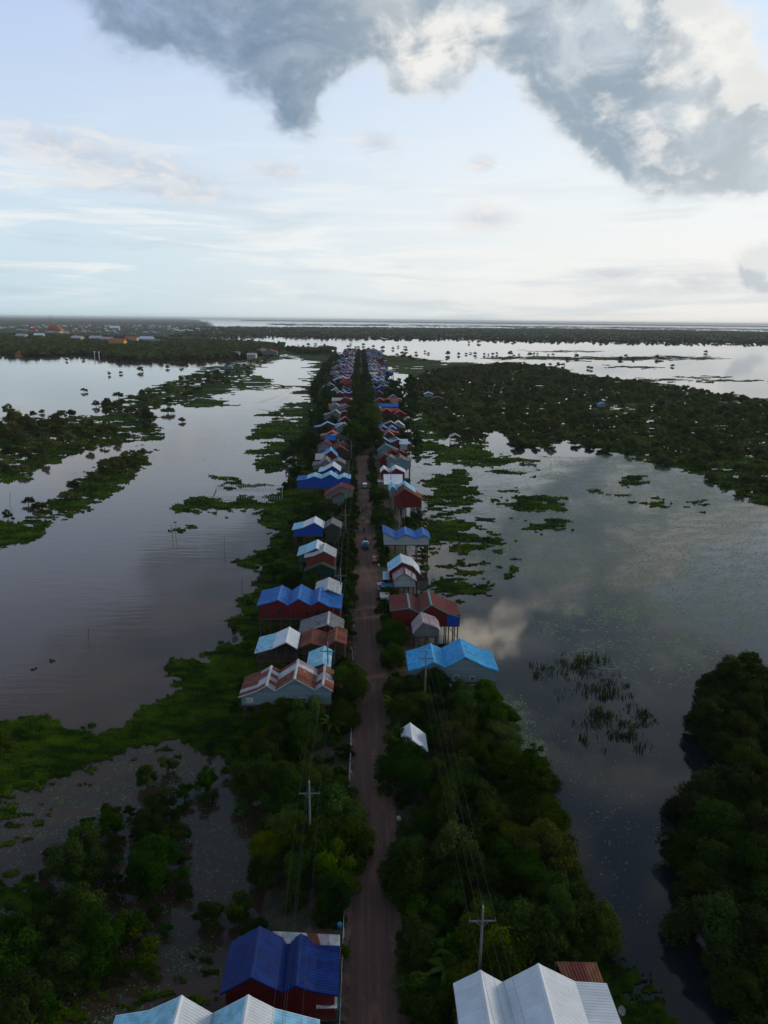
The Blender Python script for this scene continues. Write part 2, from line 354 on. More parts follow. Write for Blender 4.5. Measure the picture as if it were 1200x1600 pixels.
# road centre line
_RC = [(583, 1600), (579, 1100), (573, 960), (571, 850), (567, 760), (566, 700), (564.5, 600), (564, 560)]
_RW = [up(a, b, 1.5) for a, b in _RC]
def roadx(Y): return float(np.interp(Y, [p[1] for p in _RW], [p[0] for p in _RW]))

LANDMARKS = []      # (phrase, x, y) used in tree labels
USED = {}
def nth(k): return ['', 'second ', 'third ', 'fourth ', 'fifth ', 'sixth ', 'seventh ', 'eighth ', 'ninth ', 'tenth '][k] if k < 10 else None


# ================================================================== WATER
def build_water():
    m = bpy.data.materials.new('water'); m.use_nodes = True; t = NT(m.node_tree); t.n.clear()
    o = t.new('ShaderNodeOutputMaterial'); b = t.new('ShaderNodeBsdfPrincipled'); geo = t.new('ShaderNodeNewGeometry')
    sp_ = t.new('ShaderNodeSeparateXYZ'); t.l.new(geo.outputs['Position'], sp_.inputs[0])
    pos = geo.outputs['Position']
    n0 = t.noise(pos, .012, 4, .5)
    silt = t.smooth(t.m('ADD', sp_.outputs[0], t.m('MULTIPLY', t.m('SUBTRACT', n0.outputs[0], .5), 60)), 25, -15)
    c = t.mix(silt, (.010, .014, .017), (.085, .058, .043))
    near_left = t.m('MULTIPLY', t.smooth(t.m('ADD', sp_.outputs[1], t.m('MULTIPLY', t.m('SUBTRACT', n0.outputs[0], .5), 30)), 112, 92), silt)
    c = t.mix(near_left, c, (.048, .031, .021))      # darker brown base colour on the left water nearest the camera
    t.l.new(c, b.inputs['Base Color']); b.inputs['IOR'].default_value = 1.33; b.inputs['Specular IOR Level'].default_value = .5
    b.inputs['Roughness'].default_value = .035
    # wind ripples (crests across the view on the left channel) and fine chop
    w1 = t.noise(t.vmul(pos, (.10, .55, 1)), 1.0, 3, .5, .3)
    w2 = t.noise(t.vmul(pos, (1.3, 2.4, 1)), 1.0, 3, .6)
    w3 = t.noise(t.vmul(pos, (.02, .05, 1)), 1.0, 3, .5)
    calm = t.smooth(w3.outputs[0], .35, .65, .35, 1.0)
    hgt = t.m('MULTIPLY', t.m('ADD', t.m('MULTIPLY', w1.outputs[0], .10), t.m('MULTIPLY', w2.outputs[0], .008)), calm)
    hgt = t.m('MULTIPLY', hgt, t.smooth(sp_.outputs[0], 20, -15, .05, .8))
    bp = t.new('ShaderNodeBump'); bp.inputs['Strength'].default_value = 1.0; bp.inputs['Distance'].default_value = .5
    t.l.new(hgt, bp.inputs['Height']); t.l.new(bp.outputs[0], b.inputs['Normal']); t.l.new(b.outputs[0], o.inputs[0])
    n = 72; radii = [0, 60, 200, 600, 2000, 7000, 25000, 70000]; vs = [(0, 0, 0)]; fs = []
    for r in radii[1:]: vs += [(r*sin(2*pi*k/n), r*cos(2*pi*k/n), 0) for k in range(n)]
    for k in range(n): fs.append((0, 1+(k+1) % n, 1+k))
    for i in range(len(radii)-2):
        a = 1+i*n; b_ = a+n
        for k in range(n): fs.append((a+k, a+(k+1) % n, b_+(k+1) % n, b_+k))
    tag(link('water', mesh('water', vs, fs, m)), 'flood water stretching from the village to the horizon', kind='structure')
build_water()

HAZE = 3.6e-5
if HAZE:
    hm = bpy.data.materials.new('haze'); hm.use_nodes = True; t_ = NT(hm.node_tree); t_.n.clear(); o_ = t_.new('ShaderNodeOutputMaterial'); v_ = t_.new('ShaderNodeVolumePrincipled')
    v_.inputs['Color'].default_value = (.90, .96, 1.0, 1); v_.inputs['Density'].default_value = HAZE; t_.l.new(v_.outputs[0], o_.inputs[1])
    tag(MB().box(-71000, 71000, -71000, 71000, -3, 92).ob('haze', hm), 'thin air haze over the flooded plain', kind='stuff')
# ================================================================== ROAD AND EMBANKMENT
def build_road():
    Ys = [-40, 0, 20, 40] + list(np.geomspace(50, 1560, 150))
    def strip(name, prof, mt, z_off=0, jit=0, kind='structure', label=None):
        vs = []; fs = []; k = len(prof)
        for i, Y in enumerate(Ys):
            cx = roadx(Y)
            for j, (dx, z) in enumerate(prof):
                jx = (vnoise(np.array([Y*.12]), np.array([j*7.7]), 5)[0]-.5)*jit
                vs.append((cx+dx+jx, Y, z+z_off))
        for i in range(len(Ys)-1):
            for j in range(k-1): fs.append((i*k+j, i*k+j+1, (i+1)*k+j+1, (i+1)*k+j))
        o = link(name, mesh(name, vs, fs, mt)); tag(o, label, kind=kind); return o
    soil = mat('soil', (.060, .048, .030), .95, nscale=.6, nvar=.45, col2=(.025, .04, .014), c2f=(.42, .6), bump=.6, bscale=2)
    strip('embankment', [(-15, -1.2), (-11, .5), (-6.5, 1.3), (-2.5, 1.44), (0, 1.40), (2.5, 1.44), (6.5, 1.3), (11, .5), (15, -1.2)], soil, 0, 1.2, label='earth causeway carrying the village road')
    m = bpy.data.materials.new('road_surface'); m.use_nodes = True; t = NT(m.node_tree); t.n.clear()
    o = t.new('ShaderNodeOutputMaterial'); b = t.new('ShaderNodeBsdfPrincipled'); geo = t.new('ShaderNodeNewGeometry'); pos = geo.outputs['Position']
    uvn = t.noise(t.vmul(pos, (2.2, .05, 1)), 1.0, 5, .6)      # wheel tracks
    pat = t.noise(t.vmul(pos, (.5, .18, 1)), 1.0, 5, .65)
    fn = t.noise(pos, 3.0, 5, .7)
    c = t.mix(t.smooth(uvn.outputs[0], .30, .75), (.095, .057, .045), (.155, .088, .067))
    c = t.mix(t.smooth(pat.outputs[0], .52, .70), c, (.20, .108, .074))
    c = t.mix(t.smooth(fn.outputs[0], .4, .8, 0, .4), c, (.05, .042, .042))
    t.l.new(c, b.inputs['Base Color']); b.inputs['Roughness'].default_value = .9; b.inputs['Specular IOR Level'].default_value = .2
    bp = t.new('ShaderNodeBump'); bp.inputs['Strength'].default_value = .4; bp.inputs['Distance'].default_value = .03; t.l.new(fn.outputs[0], bp.inputs['Height']); t.l.new(bp.outputs[0], b.inputs['Normal'])
    t.l.new(b.outputs[0], o.inputs[0])
    strip('road', [(-2.35, 1.47), (-1.2, 1.50), (0, 1.51), (1.2, 1.50), (2.35, 1.47)], m, 0, .45, label='straight dusty asphalt road down the middle of the stilt village')
    dirt = mat('road_shoulder', (.13, .075, .058), .95, nscale=.8, nvar=.4, col2=(.04, .045, .022), c2f=(.5, .62))
    for s in (-1, 1):
        strip('road_shoulder', [(s*2.1, 1.462), (s*2.6, 1.458), (s*3.2, 1.452)][::s], dirt, 0, .9, label='strip of reddish dirt along the %s road edge' % ('left' if s < 0 else 'right'))
build_road()

# ================================================================== HOUSES
def sheet_mesh(dx, dz, wy, nrib, mt, name='roof_sheet', h=.035):
    """one corrugated sheet: runs down the slope (dx,dz), wy wide along +Y"""
    L = sqrt(dx*dx+dz*dz); nx, nz = -dz/L*(1 if dx > 0 else -1), abs(dx)/L
    ys = []
    p = wy/nrib
    for k in range(nrib): ys += [(k*p, 0), (k*p+p*.45, 0), (k*p+p*.58, h), (k*p+p*.87, h)]
    ys.append((wy, 0)); vs = []
    for (y, hh) in ys:
        vs.append((nx*hh, y, nz*hh)); vs.append((dx+nx*hh, y, dz+nz*hh))
    fs = [(2*i, 2*i+1, 2*i+3, 2*i+2) if dx > 0 else (2*i, 2*i+2, 2*i+3, 2*i+1) for i in range(len(ys)-1)]
    return mesh(name, vs, fs, mt)
_stilt = {}
def stilt_me(h, r=.12):
    k = (round(h, 1), r)
    if k not in _stilt: _stilt[k] = MB().tube([(0, 0, 0), (0, 0, k[0])], r, 5).me('stilt', TIMBER)
    return _stilt[k]
HOUSES = []
def house(label, prof, Yf, D, floor_z, roof, wall, lod=0, stilt=True, windows=(), wallprof=None, trim=None, slope_roofs=None, lower=None,
          base_z=0.0, cat='house', name='stilt_house', xin=.4, group='stilt houses of the village', short=None, rotate_ridge=False, sheets=None, stripes=None, open_walls=False, braces=True):
    """prof: world (X,Z) roof edge points at the front gable plane Y=Yf, left to right"""
    x0, x1 = prof[0][0], prof[-1][0]; cx = (x0+x1)/2
    e = link(name, None, None, (cx, Yf, base_z)); tag(e, label, cat, group)
    P = [(x-cx, z-base_z) for x, z in prof]; fz = floor_z-base_z; W_ = x1-x0
    rm = ROOF[roof]
    # roof slopes
    for i in range(len(P)-1):
        (ax, az_), (bx, bz) = P[i], P[i+1]
        mt = ROOF[slope_roofs[i]] if slope_roofs else rm
        if lod == 0:
            n = max(2, int(round(D/1.05))); wy = D/n
            me = sheet_mesh(bx-ax, bz-az_, wy*1.0, 4, mt)
            alt = None
            if stripes: alt = [sheet_mesh(bx-ax, bz-az_, wy, 4, ROOF[s_]) for s_ in stripes]
            for k in range(n):
                use = alt[RS.randint(len(alt))] if alt else me
                so_ = link('roof_sheet', use, e, (ax+.0, k*wy, az_+(k % 2)*.012))
        elif lod == 1:
            n = max(6, int(D/.4)); link('roof_slope', sheet_mesh(bx-ax, bz-az_, D, n, mt, 'roof_slope', .05), e, (ax, 0, az_))
        else:
            b = MB(); t = .07
            b.add([(ax, 0, az_), (bx, 0, bz), (bx, D, bz), (ax, D, az_), (ax, 0, az_+t), (bx, 0, bz+t), (bx, D, bz+t), (ax, D, az_+t)],
                  [(0, 3, 2, 1), (4, 5, 6, 7), (0, 1, 5, 4), (1, 2, 6, 5), (2, 3, 7, 6), (3, 0, 4, 7)])
            b.ob('roof_slope', mt, e)
    # ridge caps / gutters
    tm = TRIMW if trim is None else (ROOF[trim] if trim in ROOF else TRIMW)
    if lod < 2:
        for i in range(1, len(P)-1):
            x, z = P[i]; up_ = P[i-1][1] < z and P[i+1][1] < z
            if up_:
                b = MB(); w = .22; zl = z-.22*(z-P[i-1][1])/max(.1, x-P[i-1][0]); zr = z-.22*(z-P[i+1][1])/max(.1, P[i+1][0]-x)
                b.add([(x-w, -.03, zl+.06), (x, -.03, z+.075), (x+w, -.03, zr+.06), (x-w, D+.03, zl+.06), (x, D+.03, z+.075), (x+w, D+.03, zr+.06)], [(0, 1, 4, 3), (1, 2, 5, 4)])
                b.ob('ridge_cap', tm, e)
        # barge board along the front edge
        for (Yb, nm) in ((-.03, 'barge_board'), (D-.03, 'barge_board')):
            b = MB()
            for i in range(len(P)-1):
                (ax, az_), (bx, bz) = P[i], P[i+1]
                b.add([(ax, Yb, az_-.17), (bx, Yb, bz-.17), (bx, Yb, bz+.03), (ax, Yb, az_+.03), (ax, Yb+.05, az_-.17), (bx, Yb+.05, bz-.17), (bx, Yb+.05, bz+.03), (ax, Yb+.05, az_+.03)],
                      [(0, 1, 2, 3), (5, 4, 7, 6), (0, 4, 5, 1), (3, 2, 6, 7)])
            b.ob(nm, tm, e)
    # walls
    WP = [(x, z-.10) for x, z in P]
    WP[0] = (P[0][0]+xin, P[0][1]+(P[1][1]-P[0][1])*xin/max(.2, P[1][0]-P[0][0])-.10)
    WP[-1] = (P[-1][0]-xin, P[-1][1]+(P[-2][1]-P[-1][1])*xin/max(.2, P[-1][0]-P[-2][0])-.10)
    y0, y1 = .45, D-.45; n = len(WP)
    bot = [(x, fz) for x, _ in WP]
    vs = [(x, y0, z) for x, z in WP]+[(x, y0, z) for x, z in bot]+[(x, y1, z) for x, z in WP]+[(x, y1, z) for x, z in bot]
    fs = []
    for i in range(n-1):
        fs.append((n+i, n+i+1, i+1, i)); fs.append((3*n+i+1, 3*n+i, 2*n+i, 2*n+i+1))
    fs.append((n, 0, 2*n, 3*n)); fs.append((n-1, 2*n-1, 4*n-1, 3*n-1))
    fs.append((n, 3*n, 4*n-1, 2*n-1))
    if not open_walls: link('wall', mesh('wall', vs, fs, WALL[wall]), e)
    else:
        b = MB(); b.box(WP[0][0], WP[-1][0], y1-.1, y1, fz, fz+1.6); b.box(WP[0][0], WP[-1][0], y0, y0+.06, fz, fz+.9); b.ob('wall', WALL[wall], e)
        for k in range(5): link('post', stilt_me(P[1][1]-fz-.4, .08), e, (WP[0][0]+(WP[-1][0]-WP[0][0])*k/4, y0+.03, fz))
    if lod < 2:
        b = MB(); b.box(WP[0][0]-.15, WP[-1][0]+.15, y0-.12, y1+.12, fz-.22, fz-.02); b.ob('floor', TIMBER, e)
    # windows given in world (x0,z0,x1,z1,style)
    for (a, b_, c, d, st) in windows:
        m_ = {'d': DARKG, 'r': WOODSH, 'c': CREAMP, 'g': CONC}[st]
        f = MB(); xa, xb, za, zb = min(a, c)-cx, max(a, c)-cx, min(b_, d)-base_z, max(b_, d)-base_z
        f.box(xa-.07, xb+.07, y0-.05, y0+.02, zb, zb+.07).box(xa-.07, xb+.07, y0-.05, y0+.02, za-.07, za).box(xa-.07, xa, y0-.05, y0+.02, za, zb).box(xb, xb+.07, y0-.05, y0+.02, za, zb)
        wf = f.ob('window', TRIMW if st != 'd' else TIMBER, e)
        mid = (xa+xb)/2
        for (p_, r_) in ((xa, mid-.02), (mid+.02, xb)):
            MB().box(p_, r_, y0-.03, y0+.01, za, zb).ob('shutter', m_, wf)
    if lower:      # lower lean-to gable wall in front, (profile, wall, roof, z bottom)
        pass
    if stilt:
        gz = -.4; h = fz-gz-.2+base_z*0
        if h > .8:
            nx_ = max(2, int(W_/ (2.0 if lod == 0 else 2.8)))
            rows = [y0+.1, (y0+y1)/2, y1-.1] if lod < 2 else [y0+.1, y1-.1]
            me = stilt_me(h, .13 if lod < 2 else .16)
            for r_ in rows:
                for k in range(nx_+1):
                    link('stilt', me, e, (WP[0][0]+.2+(WP[-1][0]-WP[0][0]-.4)*k/nx_+(RS.rand()-.5)*.25, r_, gz))
            if lod < 2 and braces and h > 1.6:
                xs = [WP[0][0]+.2+(WP[-1][0]-WP[0][0]-.4)*k/nx_ for k in range(nx_+1)]
                for k in range(0, nx_, 2):
                    MB().tube([(xs[k], y0, fz-.4), (xs[k+1], y0+.05, fz-min(h*.75, 2.6))], .06, 4).ob('brace', TIMBER, e)
    HOUSES.append((x0, x1, Yf, Yf+D, base_z)); LANDMARKS.append((short or label, cx, Yf)) if short else None
    return e
def pxprof(pts, Yf): return [pl(a, b, Yf) for a, b in pts]
def pxhouse(label, zr, pf, pb, pts, wall_py, roof, wall, **k):
    """pf/pb: front and back pixel of one ridge, assumed at height zr"""
    Yf = up(*pf, zr)[1]; D = k.pop('D', None) or up(*pb, zr)[1]-Yf
    prof = pxprof(pts, Yf); fz = pl(600, wall_py, Yf)[1] if wall_py > 30 else wall_py
    # wall_py is read at the house's own column so the camera roll counts
    if wall_py > 30: fz = pl((pts[0][0]+pts[-1][0])/2, wall_py, Yf)[1]
    win = [(*pl(a, b, Yf+.45), *pl(c, d, Yf+.45), s_) for (a, b, c, d, s_) in k.pop('wins', ())]
    return house(label, prof, Yf, D, max(fz, k.pop('minfloor', 1.2)), roof, wall, windows=win, **k)

# --- nearest, bottom of the picture
def z_at(pts, Y): return pxprof(pts, Y)
def back_house(label, zr, backpts, D, fz, roof, wall, **k):
    Yb = up(*max(backpts, key=lambda p: pl(p[0], p[1], 50)[1]), zr)[1]
    prof = pxprof(backpts, Yb); s = 1
    return house(label, prof, Yb-D, D, fz, roof, wall, **k)
back_house('pale blue ribbed metal roof with two ridges at the bottom left edge', 8.6,
    [(181, 1587), (232, 1579), (284, 1556), (332, 1584), (388, 1555), (430, 1576), (500, 1594)], 9.5, 3.0, 'paleblue', 'grey', trim='white', short='the pale blue roofs at the bottom edge',
    slope_roofs=['paleblue', 'paleblue', 'white', 'paleblue', 'white', 'paleblue'])
pxhouse('house with two royal blue ribbed roofs and maroon gables, nearest left of the road', 7.4, (392.3, 1527), (405.7, 1447.8),
    [(343.4, 1553), (392.3, 1527), (441, 1550), (462, 1540), (491, 1549), (529, 1555)], 1600, 'royal', 'darkred', trim='royal', short='the royal blue roofs')
back_house('big white ribbed roof with two ridges at the bottom right, below a power pole', 9.0,
    [(708, 1537), (750.7, 1516.5), (785, 1535), (841, 1506), (898.7, 1534), (948, 1537)], 11, 3.2, 'white', 'grey', trim='white', short='the big white roof')
# --- left row, near to far
pxhouse('slate blue stilt house under three rust-striped roof ridges, left of the road', 8.6, (460, 1060.5), (464, 1037.5),
    [(372.5, 1089), (400, 1080), (416, 1071), (430, 1079), (460, 1060.5), (492.5, 1077.5), (504, 1070), (520.5, 1080)], 1103, 'rust', 'slate',
    stripes=['rust', 'rust', 'rust', 'maroon', 'zinc', 'rust', 'mauve'], D=6.8, trim='zinc', short='the rust-striped house',
    wins=[(385, 1091, 394.5, 1097, 'c'), (444.5, 1090, 454.5, 1095, 'r'), (468, 1090, 479, 1096, 'g')])
pxhouse('small house with light blue panelled roof half behind a tree, left of the road', 7.6, (504, 1036), (507.5, 1009),
    [(478, 1046), (504, 1036), (517, 1043)], 1056, 'paleblue', 'teal', D=6.6, trim='paleblue', stripes=['paleblue', 'paleblue', 'sky'])
pxhouse('open-sided stilt shelter under a bright white and pale blue bent roof, over the hyacinth', 8.2, (446.7, 1003), (453.7, 979.5),
    [(397.5, 1020), (426, 1012.5), (446.7, 1003), (465, 1013.7)], 1033, 'white', 'brown', open_walls=True, trim='white', slope_roofs=['paleblue', 'white', 'white'], short='the white bent roof')
pxhouse('brown house under twin rust red roofs between the white shelter and the road', 7.6, (486, 1005), (488.7, 981),
    [(467.5, 1012), (486, 1005), (510, 1012), (524, 1001), (542, 1007)], 1022, 'rust', 'brown', trim='rust', D=6.4)
pxhouse('maroon gabled house under a weathered grey metal roof, just before the long red house', 7.6, (512, 977), (512, 961),
    [(466, 990), (490, 982), (512, 975), (537, 988)], 1000, 'grey', 'darkred', trim='zinc', D=6)
pxhouse('long dark red stilt house under three bright blue roof ridges, left of the road', 8.8, (466, 935.5), (472.5, 913),
    [(401, 946), (421, 941.5), (434, 937), (450, 945.5), (466, 935.5), (486, 946), (497.5, 939), (514, 947.5), (534, 951)], 967.5, 'cobalt', 'darkred', trim='cobalt',
    wins=[(414, 954, 418, 961, 'd'), (433.5, 954, 439.5, 961, 'd'), (455, 955, 461, 962, 'd'), (477, 955, 483, 962, 'd'), (492, 954, 509, 961, 'd')], short='the long red house with three blue ridges')
pxhouse('small grey corrugated roof poking up behind the three blue ridges on the road side', 8.2, (512, 921), (510, 906),
    [(491, 928), (512, 920), (533, 929)], 940, 'zinc', 'grey', trim='zinc', D=7, lod=1)
pxhouse('rust-walled house with a grey bent roof above a dark green gable, left row', 8.8, (506, 861), (506, 852),
    [(475, 871), (490, 868), (506, 861), (525, 871)], 888, 'zinc', 'rustw', trim='zinc', D=6.5, lod=1, short='the rust and green gabled house')
pxhouse('low dark green gable fronting the rust-walled house among the roadside trees', 6.0, (503, 882), (503, 878),
    [(475, 892), (503, 881), (525, 891)], 902, 'green', 'green', trim='rust', D=2.0, lod=1, stilt=False, minfloor=1.0)
pxhouse('narrow stilt house with a white and sky blue roof, left behind the grey bent roof', 8.8, (494, 856), (495, 850),
    [(464, 868), (478, 863), (494, 856), (506, 863)], 878, 'white', 'teal', D=7, lod=1, trim='white', slope_roofs=['paleblue', 'paleblue', 'white'])
pxhouse('royal blue stilt house with a bright white roof sloping left over the bank', 8.8, (491, 816), (491, 806.7),
    [(456, 827.5), (473, 824), (491, 816), (506, 825)], 838, 'white', 'cobalt', lod=1, trim='white', slope_roofs=['paleblue', 'white', 'white'], short='the blue house with a white roof')
pxhouse('olive grey gabled house with a dull grey roof right beside the blue-walled one', 8.2, (518.7, 817.5), (518.7, 808.7),
    [(506, 825), (518.7, 817.5), (534, 825)], 840, 'grey', 'olive', lod=1, trim='grey')
pxhouse('weathered grey stilt house under a rust red roof with a bright green hanging sheet', 8.4, (532.7, 760), (532.7, 753),
    [(506.7, 774.7), (532.7, 760), (553, 766.7)], 780, 'rust', 'grey', lod=1, trim='rust', D=6.5, short='the grey house with a green sheet')
pxhouse('low front room with a small dark red lean-to gable on the weathered grey house', 6.2, (531, 771), (531, 768),
    [(518, 778), (531, 771), (539, 774)], 791, 'maroon', 'grey', lod=1, trim='rust', D=2.5)
pxhouse('wide royal blue stilt house with three blue gables standing over the left water', 8.8, (516, 741), (516, 735),
    [(463, 750), (479, 748), (491, 744), (502, 747.5), (516, 741), (528.7, 748.7), (537, 744.7), (548, 748)], 763, 'sky', 'cobalt', lod=1, trim='paleblue', slope_roofs=['cobalt']+['paleblue']*6, short='the wide royal blue house')
# --- right row, near to far
pxhouse('small cabin with a pale blue gabled roof almost buried in the roadside trees, right side', 5.0, (644, 1160), (644, 1139),
    [(628, 1166), (644, 1156), (669, 1174)], 1178, 'white', 'grey', D=4.5, trim='white', stilt=False, short='the buried pale cabin')
pxhouse('slate grey board-walled stilt house under two wide light blue roof ridges, right side', 8.2, (727, 1026), (717.5, 998),
    [(637.5, 1047.5), (656, 1043), (678.7, 1034.5), (695.7, 1042.5), (727, 1026), (760, 1042.5), (779.5, 1047.5)], 1068, 'sky', 'slate', trim='sky', D=7.3,
    wins=[(679, 1055.5, 687, 1063, 'g'), (709, 1055.5, 716.5, 1063, 'g'), (735, 1057, 741.5, 1064, 'g')], short='the light blue roofed house')
pxhouse('low mauve metal roof wedged between the rust red roofs and the light blue ones', 6.8, (662, 979), (661, 966),
    [(645, 990), (661, 972), (683, 980), (689, 987)], 996, 'mauve', 'grey', trim='mauve', D=5)
pxhouse('house with two dark rust red roofs, teal trim and blue end room over water', 8.6, (674, 945), (668.7, 922.5),
    [(609, 954), (640, 950), (655, 957.5), (674, 945), (700, 958.7), (720.5, 964.5)], 979, 'maroon', 'darkred', trim='teal', short='the dark red roofs over the water', D=8)
pxhouse('pale grey house under a mauve striped gable, fronted by a pink umbrella', 8.2, (632.5, 895), (629, 887),
    [(614, 907), (632.5, 895), (651, 908)], 918, 'mauve', 'pale', lod=0, trim='rust', D=4.6, stripes=['mauve', 'mauve', 'zinc'], short='the pale grey gabled house')
pxhouse('taller house with a pale blue and white roof right behind the pale grey gable', 9.2, (628, 879), (625, 872.5),
    [(606, 893), (628, 878), (645, 884), (657, 897)], 910, 'white', 'darkred', lod=0, trim='white', D=6, slope_roofs=['paleblue', 'white', 'white'])
pxhouse('pale walled stilt house under three bright blue roof ridges, right of the road', 8.4, (634.7, 834.7), (630.7, 822.7),
    [(598, 832), (605, 834), (620, 842.7), (634.7, 834.7), (650.7, 842), (663, 836), (673, 842)], 852, 'cobalt', 'pale', lod=1, trim='cobalt', short='the three blue ridges on the right',
    slope_roofs=['cobalt']*6)
pxhouse('tall dark red stilt house with a rust lean-to side, facing down the right row', 9.4, (632.7, 764), (632, 755),
    [(616, 776), (632.7, 764), (646, 772), (661, 781)], 792.7, 'rust', 'darkred', lod=1, trim='rust', D=8, short='the tall dark red house')
pxhouse('house with two light blue roof ridges peeking over the tall dark red one', 9.2, (634, 760), (632, 753),
    [(608, 767), (613, 760), (622, 767), (634, 759), (651, 771)], 778, 'paleblue', 'slate', lod=1, trim='sky', D=8)
pxhouse('dark red house with two white roof ridges, nearest white gables of the right row', 8.8, (618.7, 732), (618.7, 726.7),
    [(594, 738), (600, 732), (608.7, 738), (618.7, 731), (634, 738.7)], 745, 'white', 'darkred', lod=1, trim='white')

# --- the rest of both rows, compact list: x0, x1, y of peak, gables (-1: long roof facing the camera), roof, wall
FAR_L = [(505, 532, 722, 1, 'white', 'royal'), (492, 506, 709, -1, 'cream', 'brown'), (502, 528, 704, 1, 'sky', 'darkred'), (495, 545, 691, 2, 'maroon', 'slate'), (523, 545, 677, 1, 'grey', 'grey'), (508, 524, 680, -1, 'cobalt', 'darkred'),
 (501, 542, 657, 2, 'sky', 'darkred'), (512, 532, 643, 1, 'grey', 'grey'), (528, 548, 652, 1, 'red', 'brown'), (530, 556, 635, 1, 'royal', 'royal'), (513, 549, 630, -1, 'orange', 'pale'),
 (518, 556, 621, -1, 'cream', 'pale'), (526, 555, 614, 3, 'cobalt', 'darkred'), (530, 553, 607, 2, 'cobalt', 'royal'), (532, 555, 602, 2, 'royal', 'slate'), (517, 530, 604, 1, 'zinc', 'pale'), (531, 553, 593, 2, 'red', 'rustw'), (522, 540, 590, 1, 'zinc', 'slate')]
FAR_R = [(604, 634, 713, 2, 'grey', 'slate'), (606, 634, 703, 2, 'maroon', 'darkred'), (592, 632, 685, 2, 'sky', 'rustw'), (624, 638, 686, -1, 'white', 'pale'), (600, 617, 675, 1, 'orange', 'brown'), (593, 621, 667, 2, 'cobalt', 'royal'),
 (611, 633, 659, 1, 'zinc', 'slate'), (630, 645, 649, 1, 'grey', 'grey'), (592, 624, 637, -1, 'red', 'rustw'), (616, 636, 639, 1, 'red', 'darkred'), (585, 623, 630, -1, 'cobalt', 'cobalt'), (590, 623, 622, -1, 'red', 'pale'),
 (585, 599, 609, 1, 'maroon', 'brown'), (589, 603, 602, 1, 'cobalt', 'royal'), (579, 588, 603, 1, 'royal', 'royal'), (587, 606, 594, 2, 'cobalt', 'slate')]
RN = {'cobalt': 'bright blue', 'royal': 'deep blue', 'sky': 'light blue', 'white': 'white', 'cream': 'cream', 'maroon': 'dark red', 'rust': 'rusty', 'grey': 'dull grey', 'red': 'red', 'orange': 'orange', 'zinc': 'silvery', 'paleblue': 'pale blue', 'teal': 'teal', 'mauve': 'mauve'}
WN = {'royal': 'royal blue', 'cobalt': 'blue', 'brown': 'brown', 'darkred': 'dark red', 'slate': 'slate grey', 'grey': 'grey', 'pale': 'pale', 'rustw': 'rusty red', 'olive': 'olive', 'teal': 'teal'}
PEND = []          # pending houses: (side, Yf, kwargs)
def gable_prof(X0, X1, n, ze, rise):
    w = (X1-X0)/n; P = [(X0, ze)]
    for k in range(n):
        P.append((X0+w*(k+.5), ze+rise*(1 if k % 2 == 0 else .8))); P.append((X0+w*(k+1), ze+ (0 if k == n-1 else .15)))
    return P
for side, L in (('left', FAR_L), ('right', FAR_R)):
    for (x0, x1, yp, n, rf, wl) in L:
        zr = 8.6; Yf = up((x0+x1)/2, yp, zr)[1]; X0 = pl(x0, yp, Yf)[0]; X1 = pl(x1, yp, Yf)[0]
        PEND.append((side, Yf, X0, X1, n, rf, wl, 7.5))
rr = random.Random(11)
wr = ['cobalt']*8+['royal']*6+['sky']*3+['maroon']*7+['red']*5+['grey']*2+['zinc']*2+['white']+['rust']*4+['paleblue']+['teal']
ww = ['darkred']*4+['slate']*3+['grey']*3+['royal']*2+['brown']*3+['pale']+['rustw']*2
for side in ('left', 'right'):
    Y = 700.0 if side == 'left' else 760.0
    while Y < 1470:
        s = -1 if side == 'left' else 1; w = rr.uniform(8, 17); off = rr.uniform(8, 11.5)
        n = rr.choice([1, 2, 2, 3]) if w > 12 else rr.choice([1, 1, 2, -1])
        a = roadx(Y)+s*off; b = a+s*w
        PEND.append((side, Y, min(a, b), max(a, b), n, rr.choice(wr), rr.choice(ww), rr.uniform(6.5, 9)))
        if rr.random() < .45:      # a second house behind, at the water edge
            c = b+s*rr.uniform(1, 3); d = c+s*rr.uniform(6, 10)
            PEND.append((side, Y+rr.uniform(-2, 2), min(c, d), max(c, d), rr.choice([1, 1, -1]), rr.choice(wr), rr.choice(ww), rr.uniform(6, 8)))
        Y += rr.uniform(9, 14)
